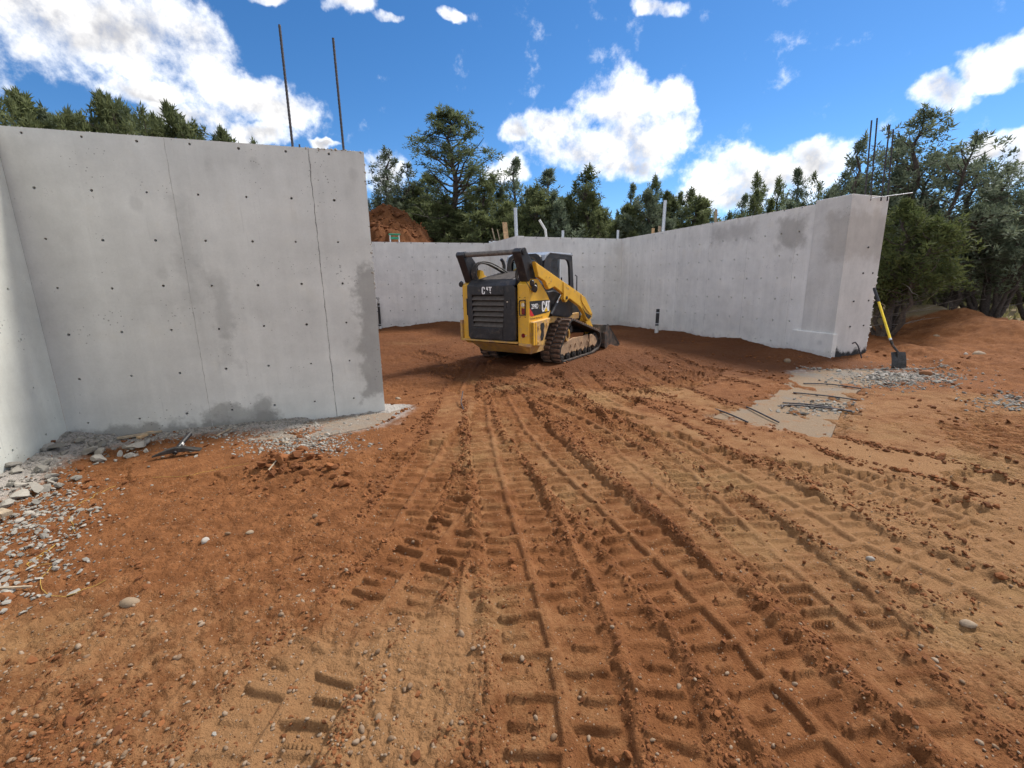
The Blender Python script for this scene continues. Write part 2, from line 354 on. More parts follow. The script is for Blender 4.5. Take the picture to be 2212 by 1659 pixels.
# earth --------------------------------------------------------------
SOIL = (0.200, 0.080, 0.029); SOIL_D = (0.102, 0.038, 0.0145); SOIL_T = (0.262, 0.140, 0.063)
def earth_mat(name):
    m, t, b = newmat(name); tc = t.node('ShaderNodeTexCoord'); P = tc.outputs['Object']
    def att(n): return t.node('ShaderNodeAttribute', attribute_name=n).outputs['Fac']
    tan, dark_tone, grey, grass = att('tan'), att('dark_tone'), att('grey'), att('litter'); press = att('press')
    n1 = t.noise(P, 0.9, 6, 0.6); n2 = t.noise(P, 6.0, 6, 0.7); n3 = t.noise(P, 60.0, 5, 0.75); n4 = t.noise(P, 230.0, 3, 0.7)
    tn = t.math('ADD', tan, t.math('MULTIPLY', t.math('SUBTRACT', n2, 0.5), 1.5)); tn = t.math('ADD', tn, t.math('MULTIPLY', t.math('SUBTRACT', n3, 0.5), 0.6)); tn = t.math('ADD', tn, t.math('MULTIPLY', t.math('SUBTRACT', n1, 0.42), 0.9))
    c = t.mix(t.sstep(n2, 0.3, 0.72), (SOIL[0] * 0.70, SOIL[1] * 0.68, SOIL[2] * 0.66), (SOIL[0] * 1.2, SOIL[1] * 1.24, SOIL[2] * 1.3))
    c = t.mix(t.sstep(tn, 0.15, 1.0), c, SOIL_T)
    mm = t.math('ADD', dark_tone, t.math('MULTIPLY', t.math('SUBTRACT', n2, 0.5), 0.7))
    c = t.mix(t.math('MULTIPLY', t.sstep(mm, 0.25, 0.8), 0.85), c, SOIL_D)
    yl = t.math('MULTIPLY', t.sstep(t.math('ADD', n1, t.math('MULTIPLY', n3, 0.25)), 0.62, 0.8), t.sstep(tan, 0.1, 0.6))
    c = t.mix(t.math('MULTIPLY', yl, 0.5), c, (0.25, 0.155, 0.068))
    gm = t.math('ADD', grey, t.math('MULTIPLY', t.math('SUBTRACT', n2, 0.5), 0.8))
    c = t.mix(t.math('MULTIPLY', t.sstep(gm, 0.3, 0.8), 0.9), c, t.mix(n3, (0.26, 0.25, 0.235), (0.46, 0.43, 0.39)))
    gs = t.math('ADD', grass, t.math('MULTIPLY', t.math('SUBTRACT', n2, 0.5), 0.8))
    c = t.mix(t.sstep(gs, 0.3, 0.8), c, t.mix(n3, (0.10, 0.075, 0.045), (0.30, 0.24, 0.14)))
    g_ = t.math('ADD', 0.60, t.math('MULTIPLY', n3, 0.60)); g_ = t.math('ADD', g_, t.math('MULTIPLY', n4, 0.22)); c = t.vmath('SCALE', c, g_)
    # pale grit
    vo = t.node('ShaderNodeTexVoronoi', ins={'Vector': P, 'Scale': 75.0, 'Randomness': 1.0})
    grit = t.math('MULTIPLY', t.math('LESS_THAN', vo.outputs['Distance'], 0.26), t.math('GREATER_THAN', t.node('ShaderNodeSeparateColor', ins={0: vo.outputs['Color']}).outputs[0], 0.90))
    c = t.mix(t.math('MULTIPLY', grit, 0.75), c, (0.34, 0.25, 0.17))
    t.put(b.inputs['Base Color'], c); b.inputs['Roughness'].default_value = 0.95; b.inputs['Specular IOR Level'].default_value = 0.15
    v1 = t.node('ShaderNodeTexVoronoi', ins={'Vector': P, 'Scale': 38.0, 'Randomness': 1.0}).outputs['Distance']; v2 = t.node('ShaderNodeTexVoronoi', ins={'Vector': P, 'Scale': 105.0, 'Randomness': 1.0}).outputs['Distance']
    h = t.math('ADD', t.math('MULTIPLY', n3, 1.0), t.math('ADD', t.math('MULTIPLY', n4, 0.22), t.math('MULTIPLY', grit, 0.35)))
    h = t.math('MULTIPLY_ADD', v1, t.math('MULTIPLY', t.math('MULTIPLY_ADD', press, -0.8, t.sstep(n2, 0.3, 0.6), clamp=True), -0.9), h); h = t.math('MULTIPLY_ADD', v2, -0.25, h)
    bn = t.node('ShaderNodeBump', ins={'Strength': 0.85, 'Distance': 0.018, 'Height': h}); t.l.new(bn.outputs[0], b.inputs['Normal'])
    return m
M['earth'] = earth_mat('red_earth')
def rock_mat(name, c1, c2, rough=0.85, scale=0.6):
    """colour differs from stone to stone through the object / position noise"""
    m, t, b = newmat(name); ob = t.node('ShaderNodeObjectInfo'); geo = t.node('ShaderNodeNewGeometry')
    rnd = t.math('FRACT', t.math('ADD', ob.outputs['Random'], t.node('ShaderNodeAttribute', attribute_name='tint').outputs['Fac']))
    n = t.noise(geo.outputs['Position'], 60.0, 5, 0.7); c = t.mix(rnd, c1, c2); c = t.vmath('SCALE', c, t.math('ADD', 0.7, t.math('MULTIPLY', n, 0.6)))
    t.put(b.inputs['Base Color'], c); b.inputs['Roughness'].default_value = rough; b.inputs['Specular IOR Level'].default_value = 0.25
    bn = t.node('ShaderNodeBump', ins={'Strength': 0.5, 'Distance': 0.004, 'Height': t.noise(geo.outputs['Position'], 150.0, 5, 0.7)}); t.l.new(bn.outputs[0], b.inputs['Normal'])
    return m
M['pebble'] = rock_mat('river_pebble', (0.17, 0.105, 0.06), (0.29, 0.215, 0.15))
M['clod'] = rock_mat('earth_clod', (0.115, 0.043, 0.016), (0.225, 0.088, 0.032), 0.97)
M['rubble'] = rock_mat('broken_concrete', (0.16, 0.15, 0.13), (0.33, 0.305, 0.265))
M['stone_tan'] = rock_mat('tan_stone', (0.23, 0.165, 0.105), (0.31, 0.24, 0.17))
M['stone_pale'] = rock_mat('pale_stone', (0.29, 0.26, 0.225), (0.36, 0.325, 0.28))
M['stone_brown'] = rock_mat('brown_stone', (0.20, 0.085, 0.038), (0.25, 0.115, 0.052))
# foliage ------------------------------------------------------------
def leaf_mat(name, dark, light):
    m, t, b = newmat(name); a = t.node('ShaderNodeAttribute', attribute_name='tint').outputs['Fac']; ob = t.node('ShaderNodeObjectInfo')
    c = t.mix(a, dark, light); c = t.vmath('SCALE', c, t.math('ADD', 0.78, t.math('MULTIPLY', ob.outputs['Random'], 0.44)))
    t.put(b.inputs['Base Color'], c); b.inputs['Roughness'].default_value = 0.75; b.inputs['Specular IOR Level'].default_value = 0.2
    tr = t.node('ShaderNodeBsdfTranslucent', ins={0: c}); mx = t.node('ShaderNodeMixShader', ins={0: 0.40, 1: b.outputs[0], 2: tr.outputs[0]})
    t.l.new(mx.outputs[0], [n for n in t.n if n.type == 'OUTPUT_MATERIAL'][0].inputs[0]); return m
M['juniper'] = leaf_mat('juniper_foliage', (0.060, 0.080, 0.034), (0.220, 0.250, 0.110))
M['juniper_blue'] = leaf_mat('blue_green_juniper_foliage', (0.070, 0.094, 0.060), (0.240, 0.285, 0.185))
M['juniper_yellow'] = leaf_mat('yellow_green_juniper_foliage', (0.045, 0.064, 0.022), (0.135, 0.155, 0.055))
M['pine'] = leaf_mat('pinyon_needles', (0.052, 0.072, 0.036), (0.180, 0.215, 0.105))
M['bark'] = mat('bark', (0.075, 0.058, 0.048), 0.9, 0, 0.4, 18, 0.6, 40)
M['deadwood'] = mat('grey_deadwood', (0.20, 0.175, 0.155), 0.9, 0, 0.3, 18, 0.4, 40)
M['grass'] = leaf_mat('dry_grass', (0.13, 0.14, 0.05), (0.42, 0.36, 0.18))
# ------------------------------------------------------------------ terrain
def catmull(P, step=0.05):
    P = np.array(P, float); out = []
    Q = np.vstack([2 * P[0] - P[1], P, 2 * P[-1] - P[-2]])
    for i in range(1, len(Q) - 2):
        n = max(2, int(np.linalg.norm(Q[i + 1] - Q[i]) / step))
        for k in range(n):
            t = k / n; a, b_, c, d = Q[i - 1], Q[i], Q[i + 1], Q[i + 2]
            out.append(0.5 * ((2 * b_) + (-a + c) * t + (2 * a - 5 * b_ + 4 * c - d) * t * t + (-a + 3 * b_ - 3 * c + d) * t ** 3))
    out.append(P[-1]); return np.array(out)
def gp(pts): return [gnd(px, py)[:2] for px, py in pts]
TRACKS = [  # photo pixels of the middle of each tread mark: path, width, lug pitch, depth, fade
    (gp([(2100, 1700), (1900, 1490), (1760, 1350), (1610, 1200), (1480, 1090), (1350, 985), (1240, 900)]), .46, .22, .85, .2),
    (gp([(1400, 1750), (1370, 1500), (1300, 1300), (1215, 1130), (1150, 1010), (1110, 920)]), .46, .22, .85, .2),
    (gp([(1000, 1420), (1000, 1290), (1020, 1150), (1030, 1030), (1030, 930), (1040, 860)]), .46, .21, .9, .2),
    (gp([(2230, 1200), (2050, 1120), (1850, 1050), (1660, 965), (1500, 900), (1380, 850)]), .46, .20, 1.0, .2),
    (gp([(2230, 1080), (2040, 1020), (1880, 985), (1700, 935)]), .46, .19, 1.0, .2),
    (gp([(1620, 800), (1480, 830), (1330, 865), (1180, 905), (1040, 960), (930, 1030)]), .45, .20, 1.2, .2),
    (gp([(900, 800), (1010, 815), (1140, 850), (1260, 900), (1400, 975)]), .45, .20, 1.2, .2),
    (gp([(850, 930), (950, 880), (1080, 842), (1250, 815), (1450, 800)]), .45, .16, 1.0, .3),
    (gp([(1650, 905), (1500, 872), (1350, 850), (1200, 846), (1050, 870)]), .45, .16, 1.0, .3),
    (gp([(1780, 1010), (1600, 960), (1420, 900), (1280, 850), (1150, 800)]), .45, .16, 1.0, .3),
    (gp([(1900, 1000), (1700, 930), (1500, 862), (1350, 812)]), .45, .16, 1.0, .3),
    (gp([(880, 1010), (930, 940), (1000, 880), (1100, 830), (1200, 790)]), .45, .16, 1.0, .3),
    (gp([(1700, 832), (1500, 812), (1300, 815), (1100, 832), (900, 872)]), .45, .15, 1.1, .3),
    (gp([(880, 760), (1000, 790), (1150, 830), (1320, 880), (1500, 960)]), .45, .15, 1.1, .3),
    (gp([(1420, 760), (1480, 790), (1600, 815), (1690, 840)]), .45, .15, 1.1, .3),
    (gp([(1040, 772), (1002, 830), (985, 900), (965, 1000), (930, 1090)]), .45, .15, 1.1, .25),
    (gp([(1330, 775), (1440, 838), (1620, 925), (1780, 1008), (2000, 1085), (2212, 1150)]), .45, .16, 1.0, .3),
    (gp([(1240, 800), (1300, 860), (1420, 950), (1560, 1080), (1760, 1260), (1960, 1440)]), .45, .18, .9, .4),
    (gp([(420, 1850), (490, 1720), (600, 1540), (680, 1440), (760, 1370)]), .48, .22, 1.0, .2),
    (gp([(790, 1360), (830, 1300), (900, 1215), (985, 1130), (1035, 1060), (1060, 980), (1070, 900)]), .50, .19, 1.3, .1),
    (gp([(830, 1165), (880, 1090), (922, 1020), (962, 950), (985, 880)]), .45, .19, 1.0, .2),
    (gp([(1250, 1900), (1232, 1720), (1210, 1480), (1165, 1290), (1120, 1150), (1090, 1040), (1060, 930), (1050, 860)]), .48, .23, 1.1, .1),
    (gp([(2260, 1350), (2156, 1298), (2006, 1228), (1871, 1173), (1746, 1098), (1600, 1022), (1480, 955), (1380, 895), (1280, 840)]), .46, .22, 1.1, .05),
    (gp([(2010, 1830), (1930, 1735), (1821, 1618), (1696, 1488), (1466, 1248), (1271, 1068), (1190, 985), (1130, 915), (1095, 850)]), .47, .23, 1.25, .02),
]
TRACKS = [(catmull(p), w, pi, d, fa) for p, w, pi, d, fa in TRACKS]
def path_st(x, y, poly):
    dv = np.gradient(poly, axis=0); L = np.linalg.norm(dv, axis=1, keepdims=True); tan_ = dv / L
    cum = np.concatenate([[0], np.cumsum(np.linalg.norm(np.diff(poly, axis=0), axis=1))])
    s = np.empty_like(x); t_ = np.empty_like(x); dd = np.empty_like(x)
    for a in range(0, len(x), 20000):
        X = x[a:a + 20000, None] - poly[None, :, 0]; Y = y[a:a + 20000, None] - poly[None, :, 1]
        q = X * X + Y * Y; i = q.argmin(1); r = np.arange(len(i)); ux, uy = X[r, i], Y[r, i]
        s[a:a + 20000] = cum[i] + ux * tan_[i, 0] + uy * tan_[i, 1]
        t_[a:a + 20000] = -ux * tan_[i, 1] + uy * tan_[i, 0]; dd[a:a + 20000] = np.sqrt(q[r, i])
    return s, t_, dd, cum[-1]
def sdf(x, y, P):
    """positive inside"""
    P = np.array(P, float)[:, :2]; d = np.full_like(x, 1e9); ins = np.zeros(x.shape, bool)
    for i in range(len(P)):
        a, b_ = P[i], P[(i + 1) % len(P)]; e = b_ - a
        t_ = np.clip(((x - a[0]) * e[0] + (y - a[1]) * e[1]) / (e @ e), 0, 1)
        d = np.minimum(d, np.hypot(x - a[0] - t_ * e[0], y - a[1] - t_ * e[1]))
        c = ((a[1] > y) != (b_[1] > y)) & (x < (b_[0] - a[0]) * (y - a[1]) / (b_[1] - a[1] + 1e-12) + a[0]); ins ^= c
    return np.where(ins, d, -d)
def segd(x, y, a, b_):
    a = np.array(a[:2]); b_ = np.array(b_[:2]); e = b_ - a
    t_ = np.clip(((x - a[0]) * e[0] + (y - a[1]) * e[1]) / (e @ e), 0, 1)
    return np.hypot(x - a[0] - t_ * e[0], y - a[1] - t_ * e[1]), t_
def blob(x, y, px, py, rx, ry, z=0):
    c = gnd(px, py, z); return np.exp(-(((x - c[0]) / rx) ** 2 + ((y - c[1]) / ry) ** 2))

SLAB_R = gp([(1545, 900), (1600, 876), (1680, 850), (1712, 806), (1800, 797), (1900, 800), (1965, 812), (1850, 845), (1815, 890), (1792, 946), (1690, 932)])
SLAB_B = gp([(540, 952), (690, 906), (836, 892), (868, 884), (815, 920), (700, 942)])
LO = np.array([0.57, 9.98]); LPSI = R(34.0)          # loader position and heading
WB0, WB1 = np.array([-4.72, 4.585]), np.array([-1.655, 5.66])
BERM0, BERM1, BERM2 = gnd(1885, 664, .42), gnd(2060, 684, .45), gnd(2215, 708, .4)
rd = (gnd(2150, 1010) - gnd(1800, 962))[:2]; rd = rd / np.linalg.norm(rd); RDN = np.array([-rd[1], rd[0]])
BIG = (len(TRACKS) - 1, len(TRACKS) - 3, len(TRACKS) - 5)
def terrain(x, y):
    x = np.asarray(x, float).ravel(); y = np.asarray(y, float).ravel()
    h = (fbm(x * .35, y * .35, 1, 3) - .5) * .10 * ss(np.hypot(x, y), 1, 6)
    tan = np.zeros_like(x); dark_tone = np.zeros_like(x); grey = np.zeros_like(x); lit = np.zeros_like(x)
    # heaps inside the basement
    h += .34 * blob(x, y, 945, 700, 1.5, 1.0, .1) + .12 * blob(x, y, 1100, 705, 2.0, .9, .1) + .10 * blob(x, y, 860, 712, 1.0, 1.2)
    h += .16 * blob(x, y, 1600, 742, .7, .9) + .08 * blob(x, y, 1480, 725, .8, 1.2) + .13 * blob(x, y, 1690, 770, .55, .6)
    h += (.10 * (fbm(x * 1.1, y * 1.1, 5, 4) - .5) + .055 * (fbm(x * 3.2, y * 5.5, 6, 4, .6) - .5)) * ss(y, 5.5, 8) * (1 - ss(y, 16, 20))
    # ground outside the right wall: spoil ridge, ditch, wood floor
    for a, b_, hh in ((BERM0, BERM1, .60), (BERM1, BERM2, .50)):
        d, _ = segd(x, y, a, b_); h = np.maximum(h, hh * np.exp(-(d / 1.25) ** 2) * (0.8 + .4 * fbm(x * .9, y * .9, 9, 3)))
    d, _ = segd(x, y, gnd(1880, 735, .15), gnd(1990, 760, .1)); h += .16 * np.exp(-(d / .45) ** 2)
    h += .10 * blob(x, y, 2180, 775, 1.1, .7, .15) + .06 * blob(x, y, 2060, 740, .8, .5, .2)
    sl_ = ss(x, 6.9, 7.8) * ss(y, 6.0, 7.5) * (1 - ss(y, 15, 18)); h += sl_ * ((fbm(x * 1.7, y * 1.7, 17, 5, .6) - .5) * .15 + .05 * np.abs(2 * vnoise(x * 5, y * 5, 19) - 1))
    beyond = ss(y - 12.6 + .35 * (x - 10), 0, 2.5) * ss(x, 7.4, 8.2)
    lit = np.maximum(lit, beyond); lit = np.maximum(lit, ss(np.hypot(x, y - 3), 19, 22))
    # spoil heap outside the back wall
    mc = atY(846, 470, 21.0); q = np.hypot((x - mc[0] + .4) / 1.15, y - mc[1]); q2 = q + (fbm(x * .8, y * .8, 31, 4) - .5) * .7
    pk_ = atY(845, 455, 21.0)[2]; q = np.hypot(np.maximum(np.abs(x - mc[0] + .1) - .15, 0), (y - mc[1]) * .62); heap = np.minimum(pk_ + .1 + (fbm(x * 1.5, y * 1.5, 33, 4) - .5) * .6, pk_ + .35 - .95 * q + (fbm(x * 1.3, y * 1.3, 31, 5, .6) - .5) * 1.3); heap = np.where((x + 10.0) * -.3375 + (y - 14.40) * .9413 > .30, heap, -9.); h = np.maximum(h, heap); lit *= 1 - ss(heap, .1, .5)
    # clumpy relief
    near = 1 - ss(np.hypot(x, y), 14, 24)
    h += near * ((fbm(x * 4.5, y * 4.5, 11, 4, .55) - .5) * .042 + (fbm(x * 19, y * 19, 15, 3, .6) - .5) * .018)
    rough_l = blob(x, y, 250, 1250, 1.3, 1.2) + blob(x, y, 300, 1500, 1.0, .8)
    h += near * rough_l * (fbm(x * 7, y * 7, 21, 4, .6) - .5) * .03
    bil = lambda f_, sd_: np.abs(2 * vnoise(x * f_, y * f_, sd_) - 1)
    rgh = near * (.45 + .9 * fbm(x * 1.4, y * 1.4, 25, 3))
    h += rgh * (.020 * bil(11, 301) + .013 * bil(26, 303) + .007 * bil(55, 305) - .014)
    # tan soil and darker ground tones
    tan += .95 * blob(x, y, 2080, 1060, 1.7, 1.3) + .6 * blob(x, y, 2200, 1300, 1.0, 1.0) + .6 * blob(x, y, 2000, 880, 1.8, .8)
    tan += .95 * blob(x, y, 800, 1540, .48, .42) + .7 * blob(x, y, 600, 1600, .5, .4) + .45 * blob(x, y, 980, 1330, .35, .3) + .5 * blob(x, y, 250, 1400, .9, .5)
    tan += .5 * blob(x, y, 1300, 1010, .6, .7) + .6 * blob(x, y, 1400, 845, .9, .35) + .35 * blob(x, y, 900, 740, 1.2, 1.2)
    dark_tone += (.42 + .5 * fbm(x * .9, y * .9, 51, 3)) * ss(y, 5.5, 8.5) * (1 - ss(x, 6.2, 7.5)) + .45 * blob(x, y, 960, 1290, .3, .35) + .35 * blob(x, y, 1420, 1150, .5, .8) + .3 * blob(x, y, 600, 1050, .6, .5)  # darker tone over the basement floor, stronger farther back
    dark_tone += .4 * blob(x, y, 1600, 870, 1.0, .8) + .35 * blob(x, y, 1800, 1450, .5, .5) + .3 * blob(x, y, 2150, 730, 2, 1.2, .2)
    berm_m = np.zeros_like(x); press = np.zeros_like(x)
    # fine parallel tread scrapes on the right
    wr = blob(x, y, 2010, 940, 1.9, 1.3) * (.4 + .9 * fbm(x * 1.3, y * 1.3, 41, 3)); pr = x * RDN[0] + y * RDN[1] + .08 * (fbm(x * .8, y * .8, 43, 2) - .5) * 2
    rid = np.sin(pr * 2 * math.pi / .125 + 1.5 * fbm(x * 2, y * 2, 45, 2)); h += .026 * wr * rid * near
    # tread marks
    for k, (poly, w, pitch, dep, fade) in enumerate(TRACKS):
        lo = poly.min(0) - .5; hi = poly.max(0) + .5
        idx = np.nonzero((x > lo[0]) & (x < hi[0]) & (y > lo[1]) & (y < hi[1]))[0]
        if len(idx) == 0: continue
        X, Y = x[idx], y[idx]; s, t_, dd, L = path_st(X, Y, poly)
        t_ = t_ + (fbm(X * 5, Y * 5, 60 + k, 2) - .5) * .035; s = s + (fbm(X * 4, Y * 4, 80 + k, 2) - .5) * .05 + (vnoise(X * 15, Y * 15, 90 + k) - .5) * .012
        hw = w / 2; a = np.abs(t_) / hw
        ends = ss(s, 0, .25) * ss(L - s, 0, .25) * (dd < .8)
        inside = (1 - ss(a, .90, 1.06)) * ends
        wear = .55 + .45 * ss(fbm(X * 1.6, Y * 1.6, 100 + k, 3), fade - .18, fade + .18)
        ph = s / pitch + np.where(t_ > 0, .5, 0.); fr = ph - np.floor(ph)
        bid = np.floor(ph + .5) + np.where(t_ > 0, 500., 0.); amp = .45 + .65 * _h(bid, bid * 0 + k, 7); s_sh = (_h(bid, bid * 0 + k, 9) - .5) * .12; fr = (ph + s_sh) - np.floor(ph + s_sh)
        d0 = np.minimum(fr, 1 - fr); d5 = np.abs(fr - .5)
        bar = (1 - ss(d0 * pitch, .007, .027)) * ss(a, .02, .08) * (1 - ss(a, .86, .98))
        sh = (1 - ss(d5 * pitch, .006, .025)) * ss(a, .36, .46) * (1 - ss(a, .86, .98))
        leg = (1 - ss(np.abs(a - .42), .04, .10)) * (d5 < .22) * (fr > .5) * .75
        rib = 1 - ss(np.abs(t_), .012, .04)
        relief = dep * (1.35 if poly[:, 1].mean() > 4.5 else 1.0) * (-.026 + wear * np.maximum(.033 * amp * np.maximum(np.maximum(bar, sh * .9), leg * .75), .024 * rib))
        bm_ = (np.exp(-((a - 1.22) / .17) ** 2)) * ends * (.25 + 1.2 * fbm(X * 3, Y * 3, 120 + k, 3)) * (dd < .8)
        hh = h[idx]; hh = hh * (1 - .85 * inside) + inside * relief + bm_ * (.019 if k in BIG else .010) * dep * (.55 + 1.1 * np.abs(2 * vnoise(X * 17, Y * 17, 140 + k) - 1) + .6 * np.abs(2 * vnoise(X * 41, Y * 41, 150 + k) - 1))
        h[idx] = hh; press[idx] = np.maximum(press[idx] * (1 - .8 * bm_), inside); tan[idx] += inside * .11 * min(dep, 1.2); dark_tone[idx] += bm_ * .26 - inside * .25 * (y[idx] < 6.5); berm_m[idx] = np.maximum(berm_m[idx] * (1 - inside), bm_)
    # footings lie bare here, earth feathers over their edges
    for P_, lvl in ((SLAB_R, -.03), (SLAB_B, -.03)):
        sd_ = sdf(x, y, P_) + .02 + (fbm(x * 4.5, y * 4.5, 200, 5, .6) - .5) * .7 * (1 if P_ is SLAB_R else .4)
        k_ = ss(sd_, -.10, .12); cov = .055 * ss(fbm(x * 2.6, y * 2.6, 205, 5, .6), .53, .66); h = np.where(sd_ > -1.0, np.maximum(h, .016 + .012 * fbm(x * 9, y * 9, 207, 3)), h); h = h * (1 - k_) + (lvl + cov) * k_; grey += .55 * ss(sd_, -.55, .1) * (fbm(x * 1.2, y * 1.2, 210, 3) + .2)
    # crushed concrete fines along the walls
    db, tb = segd(x, y, WB0, WB1); grey += 1.0 * np.exp(-(db / .32) ** 2) * (y < 5.9); h += .045 * np.exp(-(db / .35) ** 2) * (fbm(x * 3, y * 3, 220, 3)) * (1 - ss(sdf(x, y, SLAB_B), -.25, 0))
    da, ta = segd(x, y, WB0, WB0 + np.array([.30, -.954]) * 3.5); grey += 1.1 * np.exp(-(da / .42) ** 2); h += .10 * np.exp(-(da / .40) ** 2) * (.5 + fbm(x * 3, y * 3, 230, 3))
    h += .07 * blob(x, y, 640, 1018, .45, .22) + .03 * blob(x, y, 770, 990, .3, .2)
    grey += .5 * blob(x, y, 1960, 818, .8, .45) + .45 * blob(x, y, 2190, 860, .5, .4)
    # loader sits on packed earth
    lx = (x - LO[0]) * math.cos(LPSI) - (y - LO[1]) * math.sin(LPSI); ly = (x - LO[0]) * math.sin(LPSI) + (y - LO[1]) * math.cos(LPSI)
    fl = (1 - ss(np.abs(np.abs(lx) - .77), .26, .55)) * (1 - ss(np.abs(ly - .1), 1.0, 1.5)); h = h * (1 - fl) + .012 * fl
    lw = (1 - ss(np.abs(lx), .9, 1.3)) * (1 - ss(np.abs(ly - 2.1), .3, .8)); h = h * (1 - lw) + .0 * lw
    h += .16 * np.exp(-((lx - .75) / .4) ** 2 - ((ly - 1.75) / .28) ** 2)
    return h, np.clip(tan, 0, 1.3), np.clip(dark_tone, 0, 1.2), np.clip(grey, 0, 1.2), np.clip(lit, 0, 1), berm_m, press
def hz(x, y): return float(terrain([x], [y])[0][0])

GC = np.array([0.0, -0.5])
fine_a = np.linspace(R(-70), R(70), 1060); coarse_a = np.linspace(R(70), R(290), 30)[1:-1]
ang = np.concatenate([fine_a, coarse_a]); rad = [0.06, .3, .6, .9, 1.15, 1.35]
r_ = 1.5
while r_ < 28: rad.append(r_); r_ *= 1.0037 if r_ < 8 else 1.0062
while r_ < 900: rad.append(r_); r_ *= 1.09
rad = np.array(rad); A_, R__ = np.meshgrid(ang, rad); GX = (GC[0] + R__ * np.sin(A_)); GY = (GC[1] + R__ * np.cos(A_))
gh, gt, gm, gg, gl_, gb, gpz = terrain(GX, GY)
na, nr = len(ang), len(rad); ii, jj = np.meshgrid(np.arange(nr - 1), np.arange(na), indexing='ij'); j2 = (jj + 1) % na
F = np.stack([ii * na + jj, ii * na + j2, (ii + 1) * na + j2, (ii + 1) * na + jj], -1).reshape(-1, 4)[:, ::-1]
gme = np_mesh('ground', np.stack([GX.ravel(), GY.ravel(), gh], 1), F, M['earth'], True, {'tan': gt, 'dark_tone': gm, 'grey': gg, 'litter': gl_, 'press': gpz})
ground = link('ground', gme); tag(ground, kind='structure', label='bare red brown earth pressed with tread marks')
if gme.polygons[len(gme.polygons) // 2].normal.z < 0: gme.flip_normals()

def slab_mat(name, c1, c2):
    m, t, b = newmat(name); P = t.node('ShaderNodeTexCoord').outputs['Object']
    a_ = t.noise(P, 1.3, 5, 0.6); d_ = t.noise(P, 7.0, 7, 0.72); e_ = t.noise(P, 60.0, 5, 0.7)
    c = t.mix(t.sstep(a_, 0.50, 0.66), c1, c2); c = t.mix(t.sstep(t.math('MULTIPLY_ADD', e_, 0.25, d_), 0.66, 0.82), c, (0.25, 0.12, 0.055))
    c = t.vmath('SCALE', c, t.math('MULTIPLY_ADD', e_, 0.7, 0.62)); t.put(b.inputs['Base Color'], c); b.inputs['Roughness'].default_value = 0.95; b.inputs['Specular IOR Level'].default_value = 0.1
    bn = t.node('ShaderNodeBump', ins={'Strength': 0.8, 'Distance': 0.02, 'Height': t.math('ADD', d_, t.math('MULTIPLY', e_, 0.6))}); t.l.new(bn.outputs[0], b.inputs['Normal'])
    return m
# footing slabs
def slab(name, P, z, label, mt):
    P = np.array(P); c = P.mean(0); out = c + (P - c) * 1.03
    d = MB(); d.prism([tuple(p) for p in out], 2, z - .12, z); o = d.build(name, mt, bevel=.01); return tag(o, label, 'footing')
M['slab_r'] = slab_mat('footing_concrete_tan', (0.225, 0.165, 0.112), (0.19, 0.168, 0.142)); M['slab_b'] = slab_mat('footing_concrete_grey', (0.24, 0.19, 0.145), (0.215, 0.195, 0.17))
slab('concrete_footing', SLAB_R, .004, 'pale exposed concrete footing with bent rebars lying across it', M['slab_r'])
slab('concrete_footing', SLAB_B, .006, 'narrow pale footing ledge at the foot of the large near wall', M['slab_b'])
